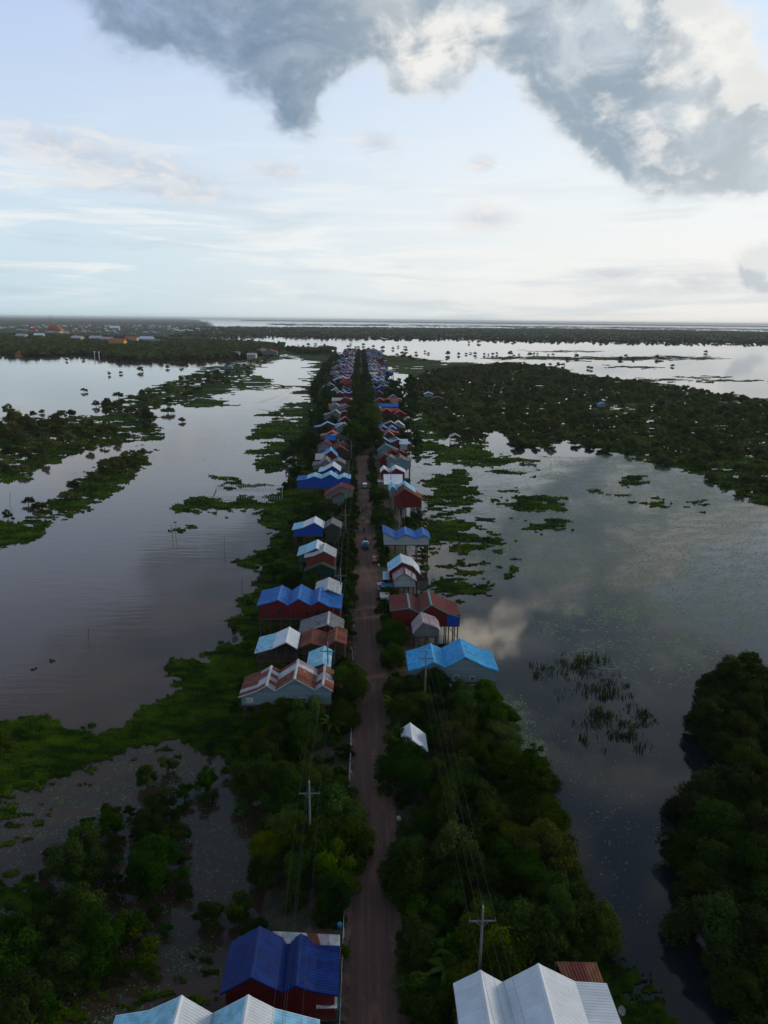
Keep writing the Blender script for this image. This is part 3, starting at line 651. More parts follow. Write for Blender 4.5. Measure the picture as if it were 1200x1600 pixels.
# infill between listed rows (small, low houses half hidden)
for side, ys in (('left', [(300, 340)]), ('right', [])):
    pass
for (s, Y, X0_, w_, n, rf, wl) in ((-1, 292, 7, 11, 2, 'grey', 'grey'), (-1, 322, 6, 9, 1, 'maroon', 'brown'), (1, 300, 7, 12, 2, 'rust', 'darkred'), (1, 322, 7, 10, 1, 'teal', 'slate'), (-1, 372, 7, 12, 2, 'red', 'grey'), (-1, 392, 6, 9, 1, 'mauve', 'slate'),
        (1, 345, 7, 13, 2, 'maroon', 'darkred'), (1, 372, 7, 10, 2, 'rust', 'rustw'), (1, 398, 9, 12, 1, 'grey', 'brown'), (1, 455, 7, 12, 2, 'maroon', 'darkred'), (1, 475, 6, 9, 1, 'teal', 'slate'), (-1, 455, 6, 12, 1, 'red', 'brown'),
        (-1, 482, 7, 14, 2, 'grey', 'slate'), (-1, 520, 6, 10, 1, 'maroon', 'rustw'), (1, 520, 8, 10, 1, 'maroon', 'darkred'), (1, 545, 20, 8, 1, 'grey', 'grey'), (-1, 585, 12, 14, 2, 'maroon', 'brown'), (1, 640, 16, 10, 1, 'mauve', 'brown'),
        (1, 665, 14, 12, 1, 'maroon', 'darkred'), (-1, 655, 24, 9, 1, 'grey', 'slate'), (-1, 678, 8, 13, 2, 'maroon', 'rustw'), (1, 695, 9, 14, 2, 'zinc', 'slate'), (1, 722, 8, 12, 2, 'cobalt', 'royal'), (1, 742, 10, 14, 2, 'paleblue', 'slate')):
    a = roadx(Y)+s*X0_; b = a+s*w_; PEND.append(('left' if s < 0 else 'right', Y, min(a, b), max(a, b), n, rf, wl, 7))
PEND.sort(key=lambda p: p[1])
cnt = {}
for (side, Yf, X0, X1, n, rf, wl, D) in PEND:
    key = (side, rf, wl, n); cnt[key] = cnt.get(key, 0)+1; k = cnt[key]-1
    gb = {-1: 'long-roofed', 1: 'single-gabled', 2: 'twin-gabled', 3: 'triple-gabled'}[n]
    zone = 'far ' if Yf > 700 else ''
    lab = '%s%s house, %s roof, %s walls, %s row past %s' % ((nth(k) or 'distant '), gb, RN[rf], WN[wl], side, 'the wide blue house' if side == 'left' else 'the white gables')
    lod = 1 if Yf < 330 else 2
    fz = 3.4; ze = 6.1
    if n == -1:
        # ridge runs across the view: build with the same routine, turned a quarter
        Wd = X1-X0; ze = 6.0; dep = 8.0
        e = house(lab, [(-dep/2, ze), (0, ze+1.9), (dep/2, ze)], 0, Wd, fz, rf, wl, lod=lod, trim=rf)
        e.rotation_euler = (0, 0, -pi/2); e.location = (X0, Yf+dep/2, 0); HOUSES[-1] = (X0, X1, Yf, Yf+dep, 0)
    else:
        rise = min(2.8, rr.uniform(.24, .36)*(X1-X0)/n+.4); zr_ = 8.6 if Yf < 420 and rr.random() < .6 else rr.uniform(7.2, 9.6)
        trim = 'white' if rf in ('cobalt', 'royal', 'sky') and rr.random() < .3 else rf
        srf = None
        gp = gable_prof(X0, X1, n, zr_-rise, rise)
        gp = [gp[0]]+[(x_+rr.uniform(-.12, .12)*(X1-X0)/n, z_+rr.uniform(-.25, .25)) for x_, z_ in gp[1:-1]]+[gp[-1]]
        if rr.random() < .4:      # lean-to on the water side
            wx_ = rr.uniform(2, 4); gp = ([(gp[0][0]-wx_, gp[0][1]-wx_*.16)]+gp) if side == 'left' else (gp+[(gp[-1][0]+wx_, gp[-1][1]-wx_*.16)])
        fz = min(fz, zr_-rise-2.3); wins_ = []
        if Yf < 520:
            for k_ in range(rr.choice([1, 2, 2, 3])):
                wxx = X0+(X1-X0)*(.18+.64*(k_+.5)/3)+rr.uniform(-.4, .4); wins_.append((wxx-.45, fz+.9, wxx+.45, fz+2.0, rr.choice('ddrcg')))
        e_ = house(lab, gp, Yf, D*rr.uniform(.8, 1.2), fz, rf, wl, lod=lod, trim=trim, windows=wins_)
        e_.rotation_euler = (0, 0, rr.uniform(-.07, .07))
print('houses', len(HOUSES))
def in_house(x, y, r):
    for (a, b, c, d, z) in HOUSES:
        if a-r < x < b+r and c-r < y < d+r: return True
    return False

# ================================================================== VEGETATION MATS (floating hyacinth and grass)
MATS_POLY = [  # (polygon in photograph pixels on the water plane, fill density 0..1)
 ([(-30, 1125), (90, 1133), (145, 1147), (210, 1132), (225, 1105), (275, 1085), (300, 1062), (262, 1052), (268, 1034), (310, 1030), (350, 1018), (378, 1005), (366, 960), (362, 935), (395, 925), (405, 905), (420, 885), (372, 887), (366, 876), (405, 864), (428, 845), (418, 815), (400, 800), (350, 799), (284, 797), (282, 782), (300, 776), (420, 782), (445, 762), (460, 740), (470, 700), (500, 700), (545, 760), (550, 1000), (545, 1200), (480, 1240), (380, 1185), (330, 1180), (290, 1165), (250, 1160), (185, 1175), (130, 1205), (60, 1225), (-30, 1262)], .80),
 ([(335, 747), (350, 744), (385, 752), (420, 757), (400, 762), (365, 759), (340, 757)], .75),
 ([(395, 672), (400, 662), (470, 655), (430, 642), (450, 628), (500, 625), (460, 612), (490, 600), (470, 592), (500, 578), (478, 571), (515, 560), (540, 548), (545, 700), (480, 715), (455, 705), (430, 740), (405, 735), (395, 715), (430, 712), (385, 703), (440, 690), (390, 682)], .70),
 ([(-20, 668), (40, 655), (110, 650), (160, 652), (185, 642), (240, 652), (242, 678), (268, 685), (238, 693), (190, 690), (130, 700), (70, 728), (40, 752), (-20, 758)], .60),
 ([(228, 700), (232, 730), (200, 757), (165, 768), (145, 792), (105, 808), (60, 800), (72, 788), (105, 768), (125, 748), (175, 715)], .66),
 ([(155, 632), (200, 620), (260, 597), (330, 572), (400, 560), (440, 549), (500, 551), (470, 557), (425, 563), (392, 575), (420, 600), (405, 611), (360, 611), (325, 622), (362, 631), (335, 637), (285, 631), (262, 636), (200, 640)], .60),
 ([(-20, 818), (55, 812), (88, 820), (60, 842), (-20, 862)], .85),
 ([(575, 553), (640, 557), (700, 566), (800, 570), (800, 580), (740, 583), (700, 590), (650, 590), (605, 575)], .72),
 ([(636, 596), (660, 580), (705, 572), (800, 566), (860, 572), (900, 585), (1000, 595), (1100, 610), (1230, 628), (1230, 800), (1150, 775), (1100, 745), (1040, 728), (950, 705), (880, 690), (830, 700), (800, 698), (800, 678), (770, 672), (745, 690), (700, 684), (660, 660), (650, 630)], .62),
 ([(600, 870), (665, 860), (672, 900), (690, 940), (620, 960)], .4),
 ([(590, 1090), (770, 1080), (800, 1170), (860, 1230), (900, 1330), (945, 1480), (985, 1600), (600, 1640)], .9),
 ([(940, 1500), (985, 1490), (1040, 1560), (1060, 1640), (940, 1640)], .55),
 ([(0, 1260), (110, 1200), (150, 1215), (60, 1290), (0, 1330)], .42),
 ([(-20, 1380), (60, 1370), (100, 1440), (60, 1520), (150, 1600), (-20, 1640)], .62),
 ([(130, 1540), (350, 1500), (360, 1560), (200, 1600), (120, 1600)], .40),
 ([(200, 1160), (300, 1165), (330, 1200), (260, 1215), (190, 1200)], .32)]
ELL = [(705, 762, 36, 24, .8), (695, 835, 62, 26, .62), (718, 918, 48, 14, .75), (690, 790, 44, 12, .5), (668, 700, 34, 8, .8), (665, 681, 26, 4, .8), (735, 702, 28, 13, .7), (770, 720, 78, 9, .62), (700, 716, 44, 6, .7),
 (835, 785, 52, 10, .65), (858, 820, 38, 8, .6), (790, 765, 22, 5, .5), (800, 738, 50, 7, .5), (735, 885, 45, 8, .6), (810, 895, 16, 5, .6), (990, 752, 22, 6, .7), (770, 850, 40, 18, .38), (760, 910, 18, 6, .4),
 (810, 872, 20, 6, .5), (835, 1175, 34, 10, .5), (285, 790, 6, 4, .7), (296, 822, 12, 4, .7), (78, 1032, 12, 5, .5), (640, 640, 14, 12, .5), (690, 660, 60, 16, .7), (440, 700, 22, 6, .7), (326, 631, 40, 6, .8),
 (1020, 790, 50, 10, .38), (950, 770, 60, 9, .3), (1090, 785, 40, 10, .35), (430, 650, 30, 4, .7), (450, 605, 30, 3, .7), (500, 560, 30, 5, .8), (120, 635, 6, 12, .0), (40, 632, 5, 5, 0), (1000, 575, 30, 1.5, .9), (545, 860, 24, 80, .8),
 (930, 560, 180, 2.4, .8), (740, 571, 60, 3, .8), (1100, 590, 40, 1.6, .9), (980, 574, 36, 1.6, .9), (1010, 594, 62, 1.4, .9), (1150, 596, 60, 1.4, .8), (880, 549, 60, 1.0, .8), (1040, 558, 80, 1.0, .8), (900, 535, 40, .8, .8), (430, 545, 60, 4, .8)]
def mat_mask(X, Y):
    k = 26.0; qx = k*X/Y; qy = k*np.log(Y)
    n1 = fbm(qx*1.6, qy*1.6, 3, 4)-.5; n2 = fbm(qx*1.6, qy*1.6, 9, 4)-.5
    Xw = X+n1*.055*Y; Yw = Y*(1+n2*.12)
    px, py = pj(Xw, Yw, 0.0)
    q = np.zeros(X.shape, np.float32)
    gap = fbm(qx*1.7, qy*3.3, 21, 5)       # streaky gaps of open water
    for poly, d in MATS_POLY: q = np.maximum(q, np.where(inpoly(px, py, poly), (d-gap)*1.0+.0, -1))
    for cx, cy, a, b, d in ELL:
        if d <= 0: continue
        r = 1-np.sqrt(((px-cx)/a)**2+((py-cy)/b)**2); q = np.maximum(q, np.where(r > -.1, np.minimum(r*1.2+.1, 1)*.5+(d-gap)-.28, -1))
    return q
def build_mats():
    s = .0042; Ys = [44.0]
    while Ys[-1] < 1900: Ys.append(Ys[-1]*(1+s*(1 if Ys[-1] < 500 else 2.2)))
    Ys = np.array(Ys); us = np.arange(-.80, .80, s*1.0)          # u = X/Y
    U, YY = np.meshgrid(us, Ys); X = U*YY
    cy = (YY[:-1, :-1]+YY[1:, 1:])/2; cxm = (X[:-1, :-1]+X[1:, 1:])/2
    msk = mat_mask(cxm, cy)
    keep = msk > 0
    keep &= ~((np.abs(cxm-np.interp(cy, [p[1] for p in _RW], [p[0] for p in _RW])) < 4.5))
    idx = np.arange(U.size).reshape(U.shape)
    fs = np.stack([idx[:-1, :-1][keep], idx[:-1, 1:][keep], idx[1:, 1:][keep], idx[1:, :-1][keep]], 1)
    used, inv = np.unique(fs, return_inverse=True); fs = inv.reshape(fs.shape)
    xs = X.ravel()[used]; ys = YY.ravel()[used]
    jit = .35*s*ys; xs = xs+(RS.rand(len(xs))-.5)*jit*2; ys2 = ys+(RS.rand(len(xs))-.5)*jit*2
    kk = 26.0; zz = .05+.10*fbm(xs*1.3, ys2*1.3, 5, 2)
    tone = fbm(kk*xs/ys*1.5+40, kk*np.log(ys)*3, 33, 4); tone = np.clip((tone-.36)*2.4, 0, 1)*.8
    o = link('floating_plants', mesh('floating_plants', np.stack([xs, ys2, zz], 1), fs, HYA, True, tone=tone))
    tag(o, 'green floating water hyacinth and grass spreading over the flood water', 'water plants', kind='stuff')
    # leaf clusters standing on the mats
    cxk = cxm[keep]; cyk = cy[keep]; mk = msk[keep]; P = []; T = []
    reps = np.where(cyk < 130, 4, np.where(cyk < 260, 3, 2))
    cxr = np.repeat(cxk, reps); cyr = np.repeat(cyk, reps); mr = np.repeat(mk, reps); n = len(cxr)
    sz = np.clip(.0030*cyr, .16, 1.1)*(.6+.8*RS.rand(n)); 
    x = cxr+(RS.rand(n)-.5)*s*cyr; y = cyr+(RS.rand(n)-.5)*s*cyr; a = RS.rand(n)*pi; tilt = RS.rand(n)*1.1
    clump = fbm(x*.35, y*.35, 77, 3); hgt = .10+np.clip(clump-.45, 0, 1)*1.6*np.clip(mr*4, 0, 1)
    ux, uy = np.cos(a), np.sin(a); vx, vy, vz = -np.sin(a)*np.cos(tilt), np.cos(a)*np.cos(tilt), np.sin(tilt)
    c = np.stack([x, y, .08+hgt*RS.rand(n)], 1); A = np.stack([ux, uy, 0*ux], 1)*sz[:, None]*.5; B = np.stack([vx, vy, vz], 1)*sz[:, None]*.6
    V = np.stack([c-A, c+A*.2-B*.3, c+A, c+B], 1).reshape(-1, 3)
    t_ = np.clip((fbm(kk*x/y*1.5+40, kk*np.log(y)*3, 33, 4)-.28)*1.7+(RS.rand(n)-.5)*.5, 0, 1)
    o = link('floating_leaves', mesh('floating_leaves', V, np.arange(4*n).reshape(n, 4), HYA, tone=np.repeat(t_, 4)))
    tag(o, 'small upright leaves of the floating plants', 'water plants', kind='stuff')
    print('mats', len(fs), n)
build_mats()

# sparse reeds and lily pads
def scatter_px(poly, n, z=0.0, seed=1, thr=None, cl=26.0, sc=(3, 6)):
    """uniform in the world inside a polygon given in photograph pixels"""
    rs = np.random.RandomState(seed); W_ = np.array([up(a, b, z) for a, b in poly]); lo, hi = W_.min(0), W_.max(0); out = np.zeros((0, 2))
    P = [tuple(p) for p in W_]
    while len(out) < n:
        p = lo+(hi-lo)*rs.rand(n*4, 2); lg = np.log(p[:, 1])*26; ux_ = 26*p[:, 0]/p[:, 1]; wq = (1.0 if z == 0 else .3)
        k = inpoly(p[:, 0]+wq*p[:, 1]*(.16*(fbm(ux_, lg, seed+91, 4)-.5)+.05*(rs.rand(len(p))-.5)), p[:, 1]*(1+wq*(.35*(fbm(ux_, lg, seed+92, 4)-.5)+.08*(rs.rand(len(p))-.5))), P)
        if thr is not None: k &= fbm(cl*p[:, 0]/p[:, 1]*sc[0]*.5, cl*np.log(p[:, 1])*sc[1]*.4, seed, 5) > thr+(rs.rand(len(p))-.5)*.45
        out = np.vstack([out, p[k]])
        if k.sum() == 0: break
    return out[:n]
def quads(x, y, z, sx, tilt, rs, mt, name, tone=None, tall=None):
    n = len(x); a = rs.rand(n)*2*pi
    A = np.stack([np.cos(a), np.sin(a), 0*a], 1)*sx[:, None]*.5; 
    if tall is None: B = np.stack([-np.sin(a)*np.cos(tilt), np.cos(a)*np.cos(tilt), np.sin(tilt)], 1)*sx[:, None]*.5
    else: B = np.stack([-np.sin(a)*np.cos(tilt), np.cos(a)*np.cos(tilt), np.sin(tilt)], 1)*tall[:, None]*.5; 
    c = np.stack([x, y, z], 1); 
    if tall is None: V = np.stack([c-A, c-B, c+A, c+B], 1)
    else: V = np.stack([c-A, c+A, c+A*.2+2*B, c-A*.2+2*B], 1)
    return mesh(name, V.reshape(-1, 3), np.arange(4*n).reshape(n, 4), mt, tone=np.repeat(rs.rand(n) if tone is None else tone, 4))
def lilies(poly, n, thr, seed, label, smin=.18, smax=.55):
    rs = np.random.RandomState(seed); p = scatter_px(poly, n, 0, seed, thr)
    k = mat_mask(p[:, 0], p[:, 1]) <= 0; p = p[k]; n = len(p)
    o = link('lily_pads', quads(p[:, 0], p[:, 1], .012+rs.rand(n)*.02, smin+(smax-smin)*rs.rand(n)**2, rs.rand(n)*.05, rs, LILY, 'lily_pads')); tag(o, label, 'lily pads', kind='stuff')
lilies([(700, 900), (760, 800), (860, 720), (960, 705), (1060, 730), (1150, 775), (1220, 800), (1220, 1000), (1000, 960), (900, 930)], 120000, .42, 5, 'thin film of pale green lily pads over the right lagoon', .18, .5)
lilies([(820, 950), (1220, 930), (1220, 1030), (1060, 1080), (900, 1040)], 6000, .55, 6, 'scattered lily pads on open water above the reed patches')
lilies([(780, 1080), (840, 1080), (1100, 1120), (1010, 1250), (960, 1560), (940, 1400), (880, 1230)], 800, .58, 8, 'sparse floating specks down the dark right-hand channel', .12, .34)
lilies([(785, 1085), (812, 1085), (850, 1160), (840, 1200), (800, 1165)], 1300, .42, 9, 'lily patch beside the trees right of the light blue house', .2, .4)
lilies([(0, 1200), (420, 1160), (420, 1300), (380, 1450), (200, 1600), (0, 1600)], 7000, .56, 10, 'scattered weed on the brown water at lower left', .12, .3)
lilies([(0, 830), (300, 780), (360, 900), (350, 1010), (200, 1100), (0, 1110)], 160, .5, 12, 'few drifting weed specks on the left channel', .2, .5)
lilies([(250, 620), (480, 600), (470, 760), (280, 760), (230, 700)], 260, .4, 13, 'drifting plant clumps on the middle of the left channel', .4, 1.2)
lilies([(640, 600), (660, 690), (860, 700), (880, 740), (700, 860), (640, 960)], 9000, .55, 14, 'small floating leaves between the grass patches on the right', .25, .7)
def reeds(polys, n, seed, label, h=1.4):
    rs = np.random.RandomState(seed); ps = []
    for poly, w, thr in polys: ps.append(scatter_px(poly, int(n*w), 0, seed, thr, sc=(4, 9)))
    p = np.vstack(ps); k = len(p); clump = fbm(p[:, 0]*.3, p[:, 1]*.3, seed, 3)
    o = link('reeds', quads(p[:, 0], p[:, 1], rs.rand(k)*.15, .10+.16*rs.rand(k), .9+.6*rs.rand(k), rs, REED, 'reeds', tone=np.clip(clump*1.3-.3+(rs.rand(k)-.5)*.5, 0, 1), tall=h*(.3+.9*rs.rand(k))*np.clip(clump*2-.3, .3, 1.4)))
    tag(o, label, 'reeds', kind='stuff')
reeds([([(835, 1048), (870, 1030), (910, 1020), (945, 1040), (985, 1075), (985, 1092), (920, 1092), (890, 1070), (835, 1058)], .55, .50),
       ([(900, 1140), (930, 1120), (1000, 1100), (1030, 1130), (1010, 1150), (970, 1175), (940, 1165)], .45, .53)], 2400, 41, 'brownish reed beds standing in the right-hand water', 1.1)

# ================================================================== TREES
def crown_mesh(name, r, hz, nblob, nleaf, leaf, seed, mt, droop=0.0, open_=0.0, low=.25):
    rs = np.random.RandomState(seed); th = rs.rand(nblob)*2*pi; cr = np.sqrt(rs.rand(nblob))*r*.68; 
    zz = (1-(cr/r)**2)*hz*(.35+.6*rs.rand(nblob)); zz = np.maximum(zz, hz*low)
    br = r*(.15+.23*rs.rand(nblob)**1.3); bc = np.stack([np.cos(th)*cr, np.sin(th)*cr, zz], 1); bt = rs.rand(nblob)
    k = rs.randint(nblob, size=nleaf); d = rs.normal(size=(nleaf, 3)); d /= np.linalg.norm(d, axis=1)[:, None]
    d[:, 2] = np.where(d[:, 2] < -.35, -d[:, 2]*.6, d[:, 2])
    lump = fbm(d[:, 0]*2.2+k*3.1, d[:, 1]*2.2+d[:, 2]*2, seed, 3)
    rad = br[k]*(.42+1.05*lump)*(1-.35*rs.rand(nleaf)**2.2)*np.where(rs.rand(nleaf) < .04, 1.25, 1.0)
    p = bc[k]+d*rad[:, None]*np.array([1, 1, .8])
    # twig tips poking out
    p += rs.normal(size=p.shape)*leaf*.5
    if droop: p[:, 2] -= droop*(np.hypot(p[:, 0], p[:, 1])/r)**2*hz*.5
    p[:, 2] = np.maximum(p[:, 2], .15)
    nrm = d*.8+rs.normal(size=d.shape)*.55+np.array([0, 0, .35]); nrm /= np.linalg.norm(nrm, axis=1)[:, None]
    a = np.cross(nrm, rs.normal(size=d.shape)); a /= np.linalg.norm(a, axis=1)[:, None]; b = np.cross(nrm, a)
    s = leaf*(.6+.8*rs.rand(nleaf))[:, None]
    V = np.stack([p-a*s*.5, p-b*s*.42, p+a*s*.5, p+b*s*.42], 1).reshape(-1, 3)
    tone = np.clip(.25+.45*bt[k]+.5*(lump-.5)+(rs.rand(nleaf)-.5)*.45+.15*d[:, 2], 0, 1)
    return mesh(name, V, np.arange(4*nleaf).reshape(nleaf, 4), mt, tone=np.repeat(tone, 4))
def trunk_mesh(name, r, hz, seed, tr=.16, base=-1.5):
    rs = random.Random(seed); b = MB(); top = hz*.5
    b.tube([(0, 0, base), (rs.uniform(-.1, .1), rs.uniform(-.1, .1), top*.4), (rs.uniform(-.3, .3), rs.uniform(-.3, .3), top)], [tr*1.3, tr, tr*.7], 7)
    for k in range(5):
        a = k*2*pi/5+rs.uniform(-.4, .4); z0 = top*rs.uniform(.2, .8); L = r*rs.uniform(.5, .75)
        b.tube([(0, 0, z0), (cos(a)*L*.5, sin(a)*L*.5, z0+hz*.18), (cos(a)*L, sin(a)*L, z0+hz*.36)], [tr*.55, tr*.35, tr*.15], 5)
    return b.me(name, BARK, True)
# near, high-detail prototypes (radius 1 = 4 m crowns etc.): (crown, trunk, r, h)
PROTO = {}
def mk(key, n, r, h, nb, nl, leaf, mt, seed, **k):
    PROTO[key] = [(crown_mesh('crown', r*(1+.1*(i % 2)), h*(.9+.12*(i % 3)), nb, nl, leaf, seed+i, mt, **k), trunk_mesh('trunk', r, h, seed+i), r, h) for i in range(n)]
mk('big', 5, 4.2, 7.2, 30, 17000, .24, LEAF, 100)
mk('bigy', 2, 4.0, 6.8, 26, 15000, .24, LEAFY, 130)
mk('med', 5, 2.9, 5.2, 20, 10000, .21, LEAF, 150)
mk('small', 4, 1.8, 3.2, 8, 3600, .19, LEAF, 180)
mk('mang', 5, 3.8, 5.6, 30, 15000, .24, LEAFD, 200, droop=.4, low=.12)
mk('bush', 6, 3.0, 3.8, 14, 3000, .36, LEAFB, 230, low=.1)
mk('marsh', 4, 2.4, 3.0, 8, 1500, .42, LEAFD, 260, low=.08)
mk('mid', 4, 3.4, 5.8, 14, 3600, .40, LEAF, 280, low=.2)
TREES = []
def tree(key, x, y, s, name, label, group, base=0.0, cat='tree', parts=True, sq=1.0, rnd=None):
    cr, tk, r, h = PROTO[key][(rnd or random).randrange(len(PROTO[key]))]
    rz = (rnd or random).uniform(0, 6.28)
    q_r = rnd or random; s = (s*q_r.uniform(.82, 1.22), s*q_r.uniform(.82, 1.22), s*sq*q_r.uniform(.82, 1.2))
    if parts:
        e = link(name, None, None, (x, y, base), rz, s); link('crown', cr, e); link('trunk', tk, e)
    else: e = link(name, cr, None, (x, y, base-.1), rz, s)
    tag(e, label, cat, group); TREES.append((x, y, r*s[0])); return e
def px_tree(key, px, py, rpx, name, label, group, base=0.3, **k):
    """crown centre and radius as they show in the photograph"""
    cr, tk, r, h = PROTO[key][0]; x, y = up(px, py, base+3.5); dist = sqrt(x*x+y*y+H*H); R_ = rpx/F*dist; s = R_/r/1.02
    for _ in range(2):
        zc = base+h*s*.55; x, y = up(px, py, zc)
    return tree(key, x, y, s, name, label, group, base, **k)
def poisson(poly, z, dmin, seed, tries=4000, avoid=True, pad=1.0, cap=9999, grow=None):
    rs = np.random.RandomState(seed); Wp = np.array([up(a, b, z) for a, b in poly]); lo, hi = Wp.min(0), Wp.max(0); P = [tuple(p) for p in Wp]
    pts = lo+(hi-lo)*rs.rand(tries, 2); pts = pts[inpoly(pts[:, 0], pts[:, 1], P)]; out = []; cell = {}
    for p in pts:
        if len(out) >= cap: break
        dm = dmin if grow is None else dmin*grow(p[1]); c = dmin if grow is None else dmin
        if avoid and in_house(p[0], p[1], pad): continue
        if abs(p[0]-roadx(p[1])) < 3.9 and p[1] < 1500: continue
        ok = True; gx, gy = int(p[0]//8), int(p[1]//8); rg = 1+int(dm//8)
        for i in range(gx-rg, gx+rg+1):
            for j in range(gy-rg, gy+rg+1):
                for q_ in cell.get((i, j), ()):
                    if (q_[0]-p[0])**2+(q_[1]-p[1])**2 < dm*dm: ok = False
        if ok: out.append(p); cell.setdefault((gx, gy), []).append(p)
    return out
def size_word(s): return 'small' if s < .8 else ('large' if s > 1.15 else 'mid-sized')
def nearest_lm(x, y):
    return min(LANDMARKS, key=lambda l: (l[1]-x)**2*1.5+(l[2]-y)**2)
PENDT = []     # (key,x,y,s,name,place phrase,group,base,cat)
def queue(key, x, y, s, name, place, group, base=0., cat='tree', sq=1.0): PENDT.append((key, x, y, s, name, place, group, base, cat, sq))
# grove right of the road
rg = random.Random(3)
for p in poisson([(612, 1640), (606, 1085), (640, 1060), (770, 1075), (790, 1130), (845, 1190), (878, 1250), (868, 1300), (905, 1345), (935, 1400), (935, 1470), (900, 1530), (700, 1560), (690, 1640)], 3.0, 3.3, 5, 12000, pad=.3):
    k = rg.choice(['big', 'big', 'med', 'med', 'med', 'bigy', 'small']) if p[0] > 10 else rg.choice(['med', 'med', 'small', 'small', 'big'])
    queue(k, p[0], p[1], rg.uniform(.72, 1.05), 'broadleaf_tree', 'grove right of the road', 'trees of the grove right of the road', .4 if p[0] < 14 else 0, sq=rg.uniform(.8, 1.25))
# forest along the right edge of the picture
for p in poisson([(1115, 1050), (1165, 1045), (1230, 1070), (1230, 1660), (1185, 1660), (1165, 1580), (1125, 1490), (1070, 1410), (1050, 1300), (1075, 1235), (1165, 1212), (1150, 1190), (1118, 1160), (1100, 1130)], 2.5, 3.9, 6, 12000):
    queue('mang', p[0], p[1], rg.uniform(.75, 1.2), 'flooded_tree', 'flooded wood at the right edge', 'trees of the flooded wood at the right edge', -.3, sq=rg.uniform(.75, 1.3))
# grove left of the road
for p in poisson([(375, 1175), (400, 1120), (520, 1105), (535, 1040), (550, 1060), (548, 1200), (545, 1420), (532, 1440), (470, 1445), (440, 1400), (400, 1330), (365, 1240)], 2.5, 3.7, 7, 7000, pad=.2):
    k = rg.choice(['big', 'med', 'med', 'small', 'bigy']) if p[0] > -16 else rg.choice(['med', 'small', 'small'])
    queue(k, p[0], p[1], rg.uniform(.7, 1.0), 'broadleaf_tree', 'thicket left of the road', 'trees of the thicket left of the road', .2)
# single bushes, lower left: px, py, radius
for (a, b, r_, k) in [(228, 1210, 19, 'med'), (262, 1195, 15, 'small'), (323, 1215, 20, 'med'), (328, 1245, 16, 'small'), (255, 1255, 22, 'med'), (235, 1290, 26, 'med'), (270, 1300, 22, 'med'), (240, 1340, 38, 'big'), (215, 1375, 26, 'med'), (175, 1280, 24, 'med'),
        (130, 1310, 30, 'med'), (100, 1345, 34, 'med'), (140, 1365, 32, 'med'), (120, 1420, 42, 'big'), (80, 1440, 32, 'med'), (150, 1470, 44, 'big'), (105, 1495, 34, 'med'), (195, 1440, 26, 'small'), (215, 1490, 24, 'small'), (330, 1425, 26, 'small'), (375, 1415, 24, 'med'), (395, 1445, 22, 'small'),
        (20, 1500, 40, 'med'), (35, 1560, 42, 'med'), (10, 1440, 30, 'small'), (330, 1160, 14, 'small'), (350, 1135, 16, 'med'), (365, 1195, 18, 'small'), (-5, 1160, 22, 'med'), (70, 1580, 24, 'small'), (288, 1235, 14, 'small')]:
    queue(('px', k), a, b, r_, 'marsh_bush', 'brown water at the lower left', 'bushes in the brown water at the lower left', 0.0, 'bush')
for p in poisson([(60, 1330), (130, 1280), (230, 1250), (300, 1240), (290, 1400), (230, 1490), (160, 1540), (60, 1540)], 1, 2.3, 17, 1500): queue('small', p[0], p[1], rg.uniform(.4, .75), 'marsh_bush', 'brown water at the lower left', 'bushes in the brown water at the lower left', -.1, 'bush')
# individual roadside trees that stand out
SPEC = [('big', 548, 1075, 36, 'big dark leafy tree leaning over the left road edge beside the rust-striped house'), ('big', 540, 1035, 24, 'round dark tree behind the rust-striped house at the left road edge'),
 ('big', 472, 1140, 36, 'broad dark tree in front of the rust-striped house stilts'), ('med', 430, 1150, 26, 'dense dark bush tree at the left foot of the rust-striped house'), ('bigy', 505, 1215, 30, 'tall yellowish flowering tree by the near left power pole'),
 ('med', 520, 1395, 34, 'dark leafy tree touching the left road edge above the royal blue roofs'), ('big', 612, 985, 30, 'very dark round tree at the right road edge below the dark red roofs'),
 ('med', 612, 1028, 23, 'olive round tree at the right road edge beside the light blue roofed house'), ('big', 640, 1100, 36, 'silvery green tree spreading before the light blue roofed house'), ('big', 630, 1205, 44, 'round dark tree half covering the buried pale cabin'),
 ('bigy', 668, 1125, 20, 'bright yellow-green treetop in front of the light blue roofed house'), ('big', 600, 808, 22, 'big round olive tree at the right road edge past the three blue ridges'), ('med', 596, 770, 16, 'round tree at the right road edge opposite the white-topped van'),
 ('bigy', 576, 652, 22, 'large yellow-green tree in the middle distance where the road disappears'), ('big', 738, 1105, 32, 'dark round tree right under the light blue roofed house stilts'),
 ('bigy', 745, 1245, 30, 'yellow-green crown in the middle of the grove right of the road'), ('big', 855, 1270, 36, 'big bright-edged tree at the water side of the right grove'), ('big', 880, 1420, 48, 'wide tree hanging over the channel at the outer edge of the right grove'),
 ('med', 548, 900, 18, 'roadside tree across from the pale grey gabled house'), ('med', 545, 870, 16, 'dense roadside tree left of the parked white pickup'), ('bigy', 668, 1490, 30, 'yellow and orange tinged tree at the right road edge near the big white roof'),
 ('med', 655, 1545, 34, 'dark leafy tree at the right road edge in the bottom corner')]
for (k, a, b, r_, lab) in SPEC: px_tree(k, a, b, r_, 'broadleaf_tree', lab, 'trees along the village road', .8)
px_tree('med', 634, 1172, 19, 'broadleaf_tree', 'small round tree hiding the left half of the buried pale cabin', 'trees along the village road', 2.2)
